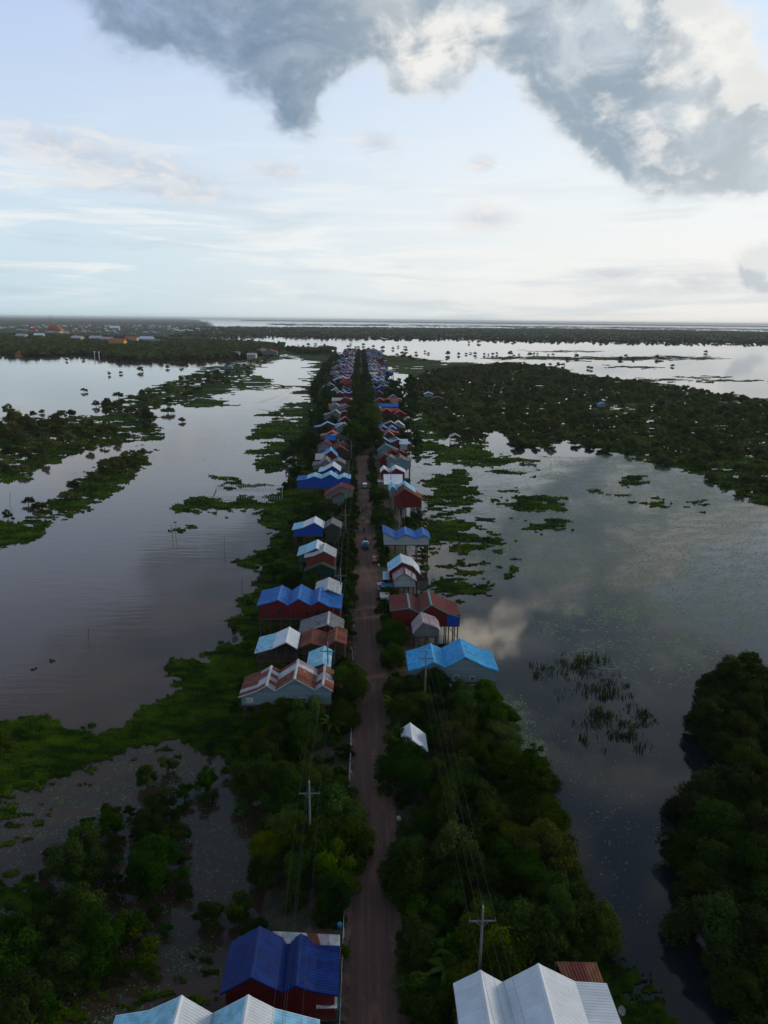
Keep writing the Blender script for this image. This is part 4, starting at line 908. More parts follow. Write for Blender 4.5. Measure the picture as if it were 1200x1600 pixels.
# roadside rows
for side in (-1, 1):
    Y = 58.0
    while Y < 760:
        off = 3.6+rg.random()*(1.2 if Y < 120 else 1.7); x = roadx(Y)+side*off
        if not in_house(x, Y, -1.4) and rg.random() < .96:
            k = 'med' if Y < 260 else 'mid'; s = rg.uniform(.42, .7) if Y < 120 else rg.uniform(.6, 1.0) if Y < 260 else rg.uniform(.45, .85)
            if Y > 330: s = s*2.5; off -= .2
            queue(k, x, Y, s, 'broadleaf_tree', '%s road edge' % ('left' if side < 0 else 'right'), 'trees along the village road', .9)
        Y += rg.uniform(4.5, 7.5)*(1 if Y < 300 else 1.6)
fp_ = []
for Y in np.arange(760, 1490, 6.5):
    for side in (-1, 1): fp_.append((roadx(Y)+side*rg.uniform(3.8, 7), Y+rg.uniform(-2, 2)))
FAR_ROAD = fp_
# bushes behind the left row and at the water edge
for p in poisson([(400, 870), (450, 850), (470, 790), (545, 780), (545, 930), (480, 925), (430, 905)], 2, 5.5, 12, 3000, pad=.8): queue('mid', p[0], p[1], rg.uniform(.5, .85), 'marsh_bush', 'bank behind the left row of houses', 'bushes on the bank behind the left row', 0, 'bush')
for p in poisson([(375, 930), (405, 925), (400, 1000), (390, 1050), (370, 1120), (330, 1120), (350, 1040)], 2, 8, 13, 800, pad=.8): queue('small', p[0], p[1], rg.uniform(.6, .8), 'marsh_bush', 'bank behind the left row of houses', 'bushes on the bank behind the left row', 0, 'bush')
for p in poisson([(445, 760), (440, 720), (460, 690), (490, 700), (480, 755)], 2, 9, 14, 900, pad=.8): queue('mid', p[0], p[1], rg.uniform(.7, 1), 'marsh_bush', 'bank behind the left row of houses', 'bushes on the bank behind the left row', 0, 'bush')
for p in poisson([(480, 690), (490, 650), (488, 610), (505, 575), (520, 555), (532, 556), (512, 610), (500, 690)], 2, 10, 15, 2500, pad=.8): queue('mid', p[0], p[1], rg.uniform(.8, 1.35), 'marsh_bush', 'bank behind the left row of houses', 'bushes on the bank behind the left row', 0, 'bush')
for p in poisson([(612, 600), (640, 595), (655, 640), (645, 650), (620, 620)], 2, 16, 16, 900, pad=2): queue('mid', p[0], p[1], rg.uniform(1.1, 1.9), 'marsh_bush', 'water side of the right row of houses', 'bushes behind the right row', 0, 'bush')
for (a, b, r_, k) in [(760, 842, 8, 'marsh'), (630, 880, 12, 'med'), (648, 930, 10, 'small'), (660, 860, 10, 'small'), (652, 808, 14, 'med'), (640, 815, 12, 'med')]: queue(('px', k), a, b, r_, 'marsh_bush', 'water side of the right row of houses', 'bushes behind the right row', 0, 'bush')
gap_ = []
for side in (-1, 1):
    Y = 360.
    while Y < 1480:
        for _ in range(2):
            x_ = roadx(Y)+side*rg.uniform(7, 32); yy = Y+rg.uniform(-6, 6)
            if not in_house(x_, yy, .5): gap_.append((x_, yy))
        Y += 9
FAR_ROAD += gap_
# islands on the left
IS = 1.75
isl = [([(-20, 668), (30, 655), (60, 640), (100, 655), (170, 665), (200, 672), (150, 688), (100, 700), (60, 732), (-20, 752)], 5.2, .75, 1.25), ([(200, 735), (225, 715), (228, 702), (190, 712), (160, 725), (135, 742), (150, 748)], 3.6, .6, .9),
       ([(60, 790), (100, 775), (150, 768), (170, 745), (120, 755), (80, 775)], 3.6, .5, .8), ([(165, 640), (200, 622), (260, 600), (320, 580), (370, 575), (330, 600), (300, 618), (250, 632)], 8, .8, 1.3),
       ([(150, 640), (165, 628), (180, 635), (170, 645)], 9, .8, 1.1), ([(330, 575), (400, 562), (430, 552), (380, 590), (350, 600)], 12, .7, 1.1), ([(225, 655), (245, 655), (240, 675), (222, 670)], 7, .9, 1.2), ([(120, 690), (200, 680), (175, 700), (120, 705)], 6, .8, 1.0)]
for i, (poly, dm, s0, s1) in enumerate(isl):
    for p in poisson(poly, 1.5, dm*IS, 40+i, 1200, avoid=False): queue('bush', p[0], p[1], rg.uniform(s0, s1)*rg.choice([.8, 1, 1.25]), 'island_bush', 'islands in the left channel', 'bushes on the islands in the left channel', -.2, 'bush')
for (a, b, r_) in [(20, 652, 14), (12, 640, 10), (8, 668, 18), (40, 655, 12), (96, 647, 8), (111, 643, 9), (150, 630, 7), (166, 626, 8), (205, 640, 10), (220, 648, 12), (232, 650, 12), (44, 782, 9), (12, 806, 8), (185, 617, 7), (262, 640, 9), (285, 655, 6)]:
    queue(('px', 'bush'), a, b, r_, 'island_bush', 'islands in the left channel', 'bushes on the islands in the left channel', 0, 'bush')
# trees standing alone in open water, far away
ALONE = [(131, 609, 5), (104, 562, 3), (171, 584, 3), (189, 582, 3), (219, 577, 5), (262, 572, 5), (283, 571, 4), (292, 567, 3), (130, 560, 3), (163, 560, 3), (212, 562, 4), (228, 561, 5), (30, 549, 3), (18, 549, 3), (363, 587, 4), (376, 596, 3), (293, 567, 3),
 (568, 538, 3), (548, 537, 2.5), (583, 541, 3), (598, 543, 3.5), (614, 544, 3), (622, 541, 2.5), (633, 542, 3), (544, 541, 3), (556, 542, 2.5), (560, 542, 2.5), (507, 540, 3), (482, 538, 3), (493, 537, 2.5), (474, 540, 3), (466, 539, 2), (634, 547, 3), (628, 551, 3.5), (620, 554, 3), (631, 556, 5), (640, 558, 5),
 (650, 551, 3), (664, 549, 2.5), (651, 556, 3), (663, 562, 4), (669, 551, 3), (645, 561, 4), (577, 549, 5), (586, 550, 5), (596, 552, 5), (573, 549, 4), (700, 552, 4), (698, 558, 3), (717, 553, 3), (728, 552, 3), (735, 551, 2.5), (742, 552, 3), (757, 553, 3), (763, 553, 2.5), (770, 553, 3), (776, 552, 2.5), (797, 552, 4),
 (803, 555, 3), (811, 553, 2.5), (828, 553, 4), (834, 553, 2.5), (840, 553, 2.5), (857, 554, 2.5), (864, 554, 2.5), (885, 559, 2.5), (901, 556, 4), (970, 559, 4), (978, 556, 3), (1027, 558, 4), (1033, 559, 4), (1051, 570, 4), (887, 561, 3), (808, 572, 5), (823, 572, 7), (829, 571, 5), (849, 570, 5), (860, 568, 4), (873, 570, 4), (880, 569, 4), (919, 574, 3),
 (924, 575, 3), (990, 560, 3), (1103, 549, 3), (733, 535, 2.5), (748, 534, 3), (801, 533, 3), (830, 531, 3), (866, 530, 3), (1013, 600, 4), (1018, 599, 4), (1074, 604, 4)]
for (a, b, r_) in ALONE: queue(('px', 'bush'), a, b, r_*1.0, 'lone_tree', 'open water', 'trees standing alone in far open water', 0, 'tree', 1.35)
# flooded forest in the middle distance on the right: nearest 300 as objects
FP = [(640, 600), (662, 582), (705, 574), (800, 567), (860, 573), (900, 586), (1000, 596), (1100, 611), (1230, 629), (1230, 790), (1150, 766), (1100, 738), (1040, 722), (950, 700), (880, 688), (820, 697), (802, 694), (805, 676), (772, 668), (740, 682), (700, 676), (664, 652), (652, 628)]
fr = poisson(FP, 1.5, 5.6, 60, 26000, avoid=False, cap=5200)
fr = [p for p in fr if not (fbm(np.array([26*p[0]/p[1]*2.2]), np.array([26*log(p[1])*4.5]), 61, 4)[0] > .545)]
fr.sort(key=lambda p: p[0]**2+p[1]**2); print('forest', len(fr))
FZ = {}
for p in fr[:300]:
    u_ = p[0]/p[1]; FZ.setdefault(0 if u_ < .12 else 1 if u_ < .2 else 2 if u_ < .28 else 3 if u_ < .36 else 4 if u_ < .44 else 5, []).append(p)
FPH = ['close to the right row of houses', 'at the inlet where grass meets the lagoon', 'left of centre on the lagoon shore', 'midway along the lagoon shore', 'right of centre on the lagoon shore', 'toward the right edge of the picture']
for z_, L_ in FZ.items():
  for i_, p in enumerate(L_): tree('bush', p[0], p[1], rg.uniform(.7, 1.25), 'forest_bush', ('nearest' if i_ == 0 else (nth(i_) or 'farther ').strip()+(' nearest' if i_ < 10 else ''))+' flooded forest bush '+FPH[z_], 'bushes of the flooded forest', -.2, 'bush', parts=False, rnd=rg)
# the labels
def finish_trees():
    groups = {}
    sp_words = {'big': 'large leafy', 'bigy': 'yellow-green leafy', 'med': 'mid-sized leafy', 'small': 'small leafy', 'mang': 'dense dark', 'bush': 'rounded dark', 'marsh': 'low dark', 'mid': 'dense green'}
    for t in PENDT:
        key, x, y, s, name, place, group, base, cat, sq = t
        if isinstance(key, tuple):
            kk = key[1]; wx, wy = up(x, y, base+1.5)
        else: kk = key; wx, wy = x, y
        # find the landmark it is nearest to
        lm = nearest_lm(wx, wy)
        if group.startswith('trees standing alone'):
            rel = 'standing in open water ' + ('left of the village' if wx < -60 else 'beyond the village' if wx < 60 else 'right of the village' if wx < 300 else 'far to the right')
        elif group.startswith('bushes on the islands'): rel = 'on the ' + ('nearer' if wy < 330 else 'farther') + (' left bank island' if wx/wy < -.36 else ' island in the left channel')
        elif group.startswith('trees of the flooded wood'): rel = 'in the flooded wood at the right edge, ' + ('lower part' if wy < 62 else 'middle part' if wy < 85 else 'upper part')
        elif group.startswith('bushes in the brown'): rel = 'in the brown water, lower left, ' + ('toward the corner' if wy < 66 else 'halfway up' if wy < 85 else 'toward the hyacinth')
        elif 'row' in group: rel = place + (' near ' + lm[0] if wy < 330 else ', far along')
        else:
            rel = ('at the ' + place if 'edge' in place else 'in the ' + place) + ((' near ' + lm[0]) if wy < 300 else ', far down the village' if wy > 650 else ', middle distance')
        lab = sp_words[kk] + ' ' + cat + ' ' + rel; groups.setdefault(lab, []).append((wy, t, kk))
    nr = random.Random(5)
    for lab, L in groups.items():
        L.sort(key=lambda a: a[0])
        for i, (_, t, kk) in enumerate(L):
            key, x, y, s, name, place, group, base, cat, sq = t
            l2 = lab if len(L) == 1 else (('nearest ' if i == 0 else (nth(i) or 'farther ').strip()+' nearest ') + lab if i < 10 else 'farther '+lab)
            w = l2.split(); l2 = ' '.join(w[:16])
            if isinstance(key, tuple): px_tree(key[1], x, y, s, name, l2, group, base, cat=cat, rnd=nr)
            else: tree(key, x, y, s, name, l2, group, base, cat=cat, rnd=nr)
finish_trees()

# stuff: the rest of the flooded forest and the far woods, instanced on points
def scatter_stuff(name, label, pts, scl, protos, cat='forest', zs=None):
    me = bpy.data.meshes.new(name); n = len(pts); co = np.zeros((n, 3), np.float32); co[:, :2] = np.array(pts)
    if zs is not None: co[:, 2] = zs
    me.vertices.add(n); me.vertices.foreach_set('co', co.ravel())
    for an, vals in (('scl', scl), ('rot', RS.rand(n)*6.28)):
        a = me.attributes.new(an, 'FLOAT', 'POINT'); a.data.foreach_set('value', np.asarray(vals, np.float32))
    o = link(name, me); tag(o, label, cat, kind='stuff')
    ng = bpy.data.node_groups.new(name, 'GeometryNodeTree')
    ng.interface.new_socket('Geometry', in_out='INPUT', socket_type='NodeSocketGeometry'); ng.interface.new_socket('Geometry', in_out='OUTPUT', socket_type='NodeSocketGeometry')
    N = ng.nodes; L = ng.links; gi_ = N.new('NodeGroupInput'); go_ = N.new('NodeGroupOutput')
    col = bpy.data.collections.new(name+'_kinds')
    for k, m_ in enumerate(protos): col.objects.link(bpy.data.objects.new(name+'_kind', m_))
    ci_ = N.new('GeometryNodeCollectionInfo'); ci_.inputs['Collection'].default_value = col; ci_.inputs['Separate Children'].default_value = True; ci_.inputs['Reset Children'].default_value = True
    ip = N.new('GeometryNodeInstanceOnPoints'); ip.inputs['Pick Instance'].default_value = True
    ns = N.new('GeometryNodeInputNamedAttribute'); ns.data_type = 'FLOAT'; ns.inputs[0].default_value = 'scl'
    nr_ = N.new('GeometryNodeInputNamedAttribute'); nr_.data_type = 'FLOAT'; nr_.inputs[0].default_value = 'rot'
    cx_ = N.new('ShaderNodeCombineXYZ'); L.new(nr_.outputs[0], cx_.inputs[2])
    L.new(gi_.outputs[0], ip.inputs['Points']); L.new(ci_.outputs[0], ip.inputs['Instance']); L.new(cx_.outputs[0], ip.inputs['Rotation']); L.new(ns.outputs[0], ip.inputs['Scale']); L.new(ip.outputs[0], go_.inputs[0])
    md = o.modifiers.new('scatter', 'NODES'); md.node_group = ng; return o
BUSHM = [p[0] for p in PROTO['bush']]
rest = fr[300:]
scatter_stuff('far_roadside_trees', 'two lines of small trees along the farthest stretch of the road', FAR_ROAD, [rg.uniform(.6, 1.5) for _ in FAR_ROAD], [p[0] for p in PROTO['mid']], 'trees')
scatter_stuff('flooded_forest', 'mass of rounded bushes of the flooded forest in the right middle distance', rest, [rg.uniform(.7, 1.35) for _ in rest], BUSHM)
LOWM = [crown_mesh('far_crown', 3.4, 5.5, 6, 260, 1.25, 900+i, LEAFB, low=.15) for i in range(4)]
def world_poly_fill(poly, n, z, seed, thr=None, sc=(1.5, 4)):
    return scatter_px(poly, n, z, seed, thr, sc=sc)
# far woods
FARW = [([(-30, 553), (60, 556), (130, 553), (200, 563), (270, 564), (350, 562), (400, 556), (440, 548), (430, 540), (380, 536), (280, 532), (180, 528), (60, 524), (-30, 522)], 7000, .40),
        ([(270, 529), (440, 527), (600, 529), (800, 532), (1000, 536), (1230, 538), (1230, 520), (1100, 517), (900, 514), (700, 513), (520, 512), (300, 511)], 15000, .42),
        ([(440, 546), (500, 548), (525, 545), (520, 551), (470, 552)], 160, .0)]
for i, (poly, n, th) in enumerate(FARW):
    p = world_poly_fill(poly, n, 1.0, 70+i, th if th else None)
    scatter_stuff('far_woodland', ['wood of low trees between the far town and the left channel', 'long belt of flooded woodland below the horizon', 'line of low trees at the far end of the left channel'][i], p, RS.uniform(.9, 2.0, len(p))*(1.0 if i != 1 else .95), LOWM)

# ================================================================== FAR LAND SHEETS (thin real canopy, rough top, beyond 2 km)
def far_land():
    m = mat('far_canopy', (.042, .052, .028), .95, nscale=.01, nvar=.5, col2=(.09, .10, .045), c2f=(.5, .62), spec=.05)
    def sheet(name, label, fn, y0, y1, kind='structure'):
        d0_, d1_ = up(600, y1, 0)[1], 65000.0; Ys = np.geomspace(d0_, d1_, 120); us = np.linspace(-.75, .75, 620)
        U, YY = np.meshgrid(us, Ys); X = U*YY; cx_ = (X[:-1, :-1]+X[1:, 1:])/2; cy_ = (YY[:-1, :-1]+YY[1:, 1:])/2
        keep = fn(cx_, cy_); idx = np.arange(U.size).reshape(U.shape)
        fs = np.stack([idx[:-1, :-1][keep], idx[:-1, 1:][keep], idx[1:, 1:][keep], idx[1:, :-1][keep]], 1); used, inv = np.unique(fs, return_inverse=True)
        xs = X.ravel()[used]; ys = YY.ravel()[used]; z = 1.0+6*fbm(xs/18, ys/30, 4, 4)
        # sheet edges drop to the water
        tag(link(name, mesh(name, np.stack([xs, ys, z], 1), inv.reshape(fs.shape), m)), label, kind=kind)
    def mk_fn(polys, seed):
        def fn(X, Y):
            k = 26.; qx = k*X/Y; qy = k*np.log(Y); n1 = fbm(qx*2, qy*2, seed, 4)-.5; Yw = Y*(1+n1*.22); px, py = pj(X, Yw, 0.); gap = fbm(qx*1.5, qy*9, seed+5, 5); q_ = np.zeros(X.shape, bool)
            for poly, d in polys: q_ |= inpoly(px, py, poly) & (gap < d)
            return q_
        return fn
    sheet('far_land', 'low wooded land of the far shore reaching the horizon',
        mk_fn([([(-60, 490.5), (200, 495.8), (275, 497.2), (310, 500.5), (330, 505), (330, 520), (260, 527), (420, 535), (440, 548), (380, 560), (-60, 552)], .9),
               ([(300, 512.5), (520, 513), (700, 514), (900, 515.5), (1100, 518), (1300, 521), (1300, 536), (1000, 534), (800, 531), (600, 528), (440, 526), (300, 527)], .62),
               ([(380, 499.9), (560, 501.6), (760, 504), (1000, 506.9), (1300, 511), (1300, 512.2), (1000, 508.5), (760, 505.8), (560, 503.2), (380, 501.4)], .85),
               ([(420, 505.5), (560, 507), (760, 509), (1000, 511.5), (1300, 515), (1300, 518), (1000, 513.5), (760, 510.8), (560, 508.8), (420, 507.8)], .55)], 11), 492, 562)
far_land()

# ================================================================== POLES AND WIRES
def pole(x, y, top, label, side, cross=True, z0=1.0):
    e = link('power_pole', None, None, (x, y, z0)); tag(e, label, 'power pole', 'power poles along the road')
    h = top-z0; MB().tube([(0, 0, -1), (0, 0, h)], [.17, .10], 8).ob('pole_shaft', CONC, e, smooth=True)
    if cross:
        c = MB().box(-1.25, 1.25, -.06, .06, h-1.55, h-1.43).ob('crossarm', CONC, e)
        for dx in (-1.2, -.35, 1.2): MB().tube([(dx, 0, h-1.43), (dx, 0, h-1.18)], [.05, .035], 6).ob('insulator', CONC, c)
        MB().tube([(0, .07, h-2.3), (.75, .07, h-1.5)], .025, 4).ob('strut', CONC, e); MB().tube([(0, .07, h-2.3), (-.75, .07, h-1.5)], .025, 4).ob('strut', CONC, e)
        MB().tube([(0, 0, h), (0, 0, h+.28)], [.06, .04], 6).ob('insulator', TRIMW, e)
    return [(x-1.2, y, top-1.2), (x+1.2, y, top-1.2), (x-.35, y, top-1.2), (x, y, top+.25)]
def top_at(px, py, z): return up(px, py, z)
PR = [(755, 1415, 12.2), (666, 1014, 11.8), (643, 893, 11.5), (624, 797, 11.5), (611, 730, 11.5), (602, 690, 11.5), (596, 655, 11.5), (590, 622, 11.5), (583, 595, 11.5)]
PLf = [(483, 1220, 11.3), (512, 1003, 11.3), (532, 888, 11.0), (540, 796, 11), (545, 730, 11), (549, 690, 11), (552, 655, 11), (554, 622, 11), (556, 595, 11)]
WIRE = mat('wire', (.045, .05, .055), .5, nvar=.1)
def wires(attach, label, side, start):
    nspan = len(attach)
    for w in range(4):
        b = MB(); pts = [start[w]]+[a[w] for a in attach]
        for i in range(len(pts)-1):
            p, q_ = Vector(pts[i]), Vector(pts[i+1]); L = (q_-p).length; seg = []
            for k in range(9):
                t = k/8; s = p.lerp(q_, t); s.z -= 4*t*(1-t)*min(1.1, L*.014); seg.append(tuple(s))
            b.tube(seg, .013 if i < 2 else .018, 4, cap=False)
        tag(b.ob('power_line', WIRE), label[w], 'power line', 'power lines %s of the road' % side)
NW = ['left', 'right', 'inner', 'top']
att = []
LBR = ['power pole at the bottom in front of the big white roof', 'power pole before the light blue roofed house', 'power pole rising at the pale grey gabled house', 'power pole beside the big round olive tree, right row', 'fifth power pole along the right row', 'sixth power pole along the right row', 'seventh power pole along the right row', 'eighth power pole along the right row', 'farthest power pole along the right row']
for i, (a, b, z) in enumerate(PR): x, y = top_at(a, b, z); att.append(pole(x, y, z-.25, LBR[i], 'right'))
x0_, y0_ = att[0][3][0], att[0][3][1]
st = [(p[0]+2.0, p[1]-34, p[2]+.2) for p in att[0]]
wires(att, ['%s wire of the power line right of the road' % n for n in NW], 'right', st)
att = []
LBL = ['power pole rising from the thicket left of the road, nearest on that side', 'power pole beside the light blue panelled roof, left row', 'power pole at the left road edge behind the three blue ridges', 'power pole near the olive grey gabled house', 'fifth power pole along the left row', 'sixth power pole along the left row', 'seventh power pole along the left row', 'eighth power pole along the left row', 'farthest power pole along the left row']
for i, (a, b, z) in enumerate(PLf): x, y = top_at(a, b, z); att.append(pole(x, y, z-.25, LBL[i], 'left'))
st = [(p[0]+.4, p[1]-45, p[2]) for p in att[0]]
wires(att, ['%s wire of the power line left of the road' % n for n in NW], 'left', st)

# ================================================================== VEHICLES AND PEOPLE ON THE ROAD
PAINTW = mat('paint_white', (.72, .75, .78), .3, nvar=.05); PAINTR = mat('paint_red', (.38, .02, .015), .35, nvar=.1); PAINTD = mat('paint_dark', (.03, .04, .05), .35, nvar=.1)
TEALC = mat('teal_load', (.02, .12, .17), .7, nvar=.3); GLASS = mat('car_glass', (.02, .025, .03), .08, nvar=.1, spec=.6); RUB = mat('rubber', (.02, .02, .02), .8)
def wheel(e, x, y, r=.33, w=.22):
    t = MB().tube([(x-w/2, y, r), (x+w/2, y, r)], r, 14).ob('wheel', RUB, e); MB().tube([(x-w/2-.01, y, r), (x+w/2+.01, y, r)], r*.55, 10).ob('rim', CONC, t)
def bodyprof(e, name, prof, w, mt, taper=.0):
    n = len(prof); vs = [(-w/2+ (taper if z > 1.05 else 0), y, z) for y, z in prof]+[(w/2-(taper if z > 1.05 else 0), y, z) for y, z in prof]
    fs = [tuple(range(n-1, -1, -1)), tuple(range(n, 2*n))]+[(i, (i+1) % n, n+(i+1) % n, n+i) for i in range(n)]
    me = mesh(name, vs, fs, mt); o = link(name, me, e); bv = o.modifiers.new('bevel', 'BEVEL'); bv.width = .05; bv.segments = 2; return o
def van(x, y, label, paint, rz=0, load=None):
    e = link('minivan' if not load else 'pickup_truck', None, None, (x, y, 1.51), rz); tag(e, label, 'van' if not load else 'pickup truck')
    if not load:
        bodyprof(e, 'body', [(-2.2, .35), (2.2, .35), (2.25, .95), (1.6, 1.05), (-2.2, 1.05)], 1.75, PAINTD)
        bodyprof(e, 'cabin', [(-2.15, 1.052), (1.5, 1.052), (.95, 1.72), (-2.0, 1.72)], 1.68, GLASS, .0)
        bodyprof(e, 'roof', [(-2.0, 1.724), (.9, 1.724), (.8, 1.80), (-1.9, 1.80)], 1.5, PAINTW)
        bodyprof(e, 'rear_panel', [(-2.26, .75), (-2.21, .75), (-2.21, 1.04), (-2.26, 1.04)], 1.6, paint)
    else:
        bodyprof(e, 'body', [(.3, .4), (2.5, .4), (2.55, 1.0), (1.7, 1.08), (.3, 1.08)], 1.75, paint)
        bodyprof(e, 'cabin', [(.35, 1.082), (1.65, 1.082), (1.1, 1.68), (.4, 1.68)], 1.6, GLASS); bodyprof(e, 'roof', [(.36, 1.684), (1.1, 1.684), (1.0, 1.76), (.4, 1.76)], 1.5, paint)
        bodyprof(e, 'bed', [(-2.3, .5), (.25, .5), (.25, 1.0), (-2.3, 1.0)], 1.75, PAINTD)
        b = MB(); b.box(-.82, .82, -2.2, .2, 1.004, 1.45).box(-.6, .7, -1.6, .1, 1.454, 1.75); b.ob('cargo', load, e)
    for sx in (-1, 1):
        for wy in (-1.45, 1.5): wheel(e, sx*.82, wy)
        MB().box(sx*.62-.12, sx*.62+.12, -2.3, -2.27, .8, .92).ob('tail_light', PAINTR, e)
    return e
x, y = up(571, 856, 1.5); van(x, y, 'white pickup truck with teal load driving on the road by the three blue ridges', PAINTW, load=TEALC)
x, y = up(570, 762, 1.5); van(x, y, 'dark van with a white roof farther up the road by the tall dark red house', PAINTW)
x, y = up(586, 879, 1.5)
def tuktuk(x, y):
    e = link('cargo_tricycle', None, None, (x, y, 1.47)); tag(e, 'small red covered cargo tricycle parked at the right road edge', 'tricycle')
    bodyprof(e, 'body', [(-1.3, .45), (.5, .45), (.5, .95), (-1.3, .95)], 1.35, PAINTR); bodyprof(e, 'canopy', [(-1.35, 1.72), (.7, 1.72), (.6, 1.80), (-1.3, 1.80)], 1.4, PAINTR)
    for sx in (-1, 1):
        for yy in (-1.2, .45): MB().tube([(sx*.62, yy, .95), (sx*.62, yy, 1.72)], .03, 5).ob('post', PAINTD, e)
        wheel(e, sx*.68, -.8, .28, .14)
    wheel(e, 0, 1.3, .28, .12); bodyprof(e, 'seat', [(.55, .6), (1.2, .6), (1.2, .8), (.55, .8)], .5, PAINTD); MB().tube([(-.35, 1.25, 1.0), (.35, 1.25, 1.0)], .03, 5).ob('handlebar', PAINTD, e)
tuktuk(x, y)
SKIN = mat('skin', (.25, .13, .08), .6)
def person_mesh(pose, shirt, trouser):
    me = bpy.data.meshes.new('person_body')
    if pose == 'ride':
        V = [(0, 0, .82), (0, .05, 1.1), (0, .08, 1.35), (0, .1, 1.48), (0, .1, 1.62), (-.2, .08, 1.33), (-.24, .3, 1.15), (-.22, .52, 1.1), (.2, .08, 1.33), (.24, .3, 1.15), (.22, .52, 1.1), (-.12, .02, .8), (-.18, .38, .72), (-.16, .32, .32), (-.16, .42, .26), (.12, .02, .8), (.18, .38, .72), (.16, .32, .32), (.16, .42, .26)]
    else:
        V = [(0, 0, .92), (0, 0, 1.15), (0, .0, 1.4), (0, .0, 1.52), (0, .01, 1.66), (-.2, 0, 1.38), (-.26, .02, 1.12), (-.26, .08, .88), (.2, 0, 1.38), (.26, .02, 1.12), (.26, .08, .88), (-.1, 0, .88), (-.11, .08, .48), (-.11, .02, .08), (-.11, .14, .04), (.1, 0, .88), (.11, -.04, .48), (.11, -.14, .08), (.11, -.02, .04)]
    E_ = [(0, 1), (1, 2), (2, 3), (3, 4), (2, 5), (5, 6), (6, 7), (2, 8), (8, 9), (9, 10), (0, 11), (11, 12), (12, 13), (13, 14), (0, 15), (15, 16), (16, 17), (17, 18)]
    rad = [.15, .14, .15, .06, .11, .07, .05, .04, .07, .05, .04, .09, .07, .045, .04, .09, .07, .045, .04]
    me.from_pydata(V, E_, []); o = bpy.data.objects.new('tmp', me); COL.objects.link(o); sk = o.modifiers.new('skin', 'SKIN')
    for i, sv in enumerate(me.skin_vertices[0].data): sv.radius = (rad[i], rad[i]); sv.use_root = i == 0
    ss = o.modifiers.new('sub', 'SUBSURF'); ss.levels = 1
    dg = bpy.context.evaluated_depsgraph_get(); me2 = bpy.data.meshes.new_from_object(o.evaluated_get(dg)); bpy.data.objects.remove(o)
    me2.materials.clear(); [me2.materials.append(m_) for m_ in (shirt, trouser, SKIN, PAINTD)]
    for p in me2.polygons: c = p.center; p.material_index = 2 if c.z > 1.46 and c.z < 1.66 else 3 if c.z >= 1.66 else (1 if c.z < (.86 if pose == 'ride' else .95) else 0)
    for p in me2.polygons: p.use_smooth = True
    me2.name = 'person_body'; return me2
def motorbike():
    b = MB(); b.box(-.12, .12, -.65, .1, .62, .78).box(-.1, .1, -.2, .35, .35, .62); f = b.me('bike_body', PAINTD)
    w = MB(); w.tube([(-.05, -.6, .3), (.05, -.6, .3)], .3, 14); w2 = MB(); w2.tube([(-.05, .65, .3), (.05, .65, .3)], .3, 14); h = MB(); h.tube([(-.33, .42, 1.08), (0, .48, 1.02), (.33, .42, 1.08)], .025, 5); h.tube([(0, .48, 1.02), (0, .66, .3)], .035, 5)
    return f, w.me('wheel', RUB), w2.me('wheel', RUB), h.me('handlebar', CONC)
shirts = [mat('shirt_dark', (.03, .03, .04), .8), mat('shirt_blue', (.05, .08, .2), .8), mat('shirt_pale', (.35, .35, .36), .8)]; trs = mat('trousers', (.03, .03, .04), .8)
ride = [person_mesh('ride', s_, trs) for s_ in shirts]; walk = [person_mesh('walk', s_, trs) for s_ in shirts]; MBK = motorbike()
for i, (a, b, lab) in enumerate([(567, 801, 'first'), (572, 796, 'second'), (567, 815, 'third'), (569, 832, 'fourth'), (571, 845, 'nearest')]):
    x, y = up(a, b, 1.5); where = ['left of a pair far up the road', 'right of a pair far up the road', 'alone between the pair and the pickup', 'close ahead of the white pickup', 'directly before the white pickup'][i]
    e = link('motorbike', None, None, (x, y, 1.5)); tag(e, 'small dark motorbike %s' % where, 'motorbike', 'motorbikes on the road')
    for nm, m_ in zip(('bike_body', 'wheel', 'wheel', 'handlebar'), MBK): link(nm, m_, e)
    p = link('person', ride[i % 3], None, (x, y-.25, 1.5)); tag(p, 'person in %s shirt riding the motorbike %s' % (['a dark', 'a blue', 'a pale'][i % 3], where), 'person', 'riders on the road')
for i, (a, b, lab) in enumerate([(598, 925, 'person in dark shirt standing below the pink umbrella at the right road edge'), (548, 965, 'person in blue shirt standing at the left road edge near the long red house')]):
    x, y = up(a, b, 1.5); tag(link('person', walk[i], None, (x, y, 1.45), i*2.1), lab, 'person')
# pink umbrella, tarps, stalls
PINK = mat('pink_cloth', (.62, .38, .42), .8, nvar=.1); BLUET = mat('blue_tarp', (.04, .25, .5), .6); WHT = mat('white_tarp', (.55, .56, .55), .8, nvar=.2); GRNB = mat('green_bin', (.01, .09, .07), .6); LIME = mat('lime_sheet', (.03, .5, .08), .7, nvar=.2); ORNG = mat('orange_cloth', (.5, .12, .04), .8)
x, y = up(597, 910, 3.9); e = link('market_umbrella', None, None, (x, y, 1.45)); tag(e, 'pale pink market umbrella in front of the pale grey gabled house', 'umbrella')
MB().tube([(0, 0, 0), (0, 0, 2.5)], .03, 6).ob('pole_shaft', CONC, e)
n = 10; vs = [(0, 0, 2.62)]+[(1.25*cos(2*pi*k/n), 1.25*sin(2*pi*k/n), 2.15) for k in range(n)]; link('canopy', mesh('canopy', vs, [(0, 1+k, 1+(k+1) % n) for k in range(n)], PINK), e)
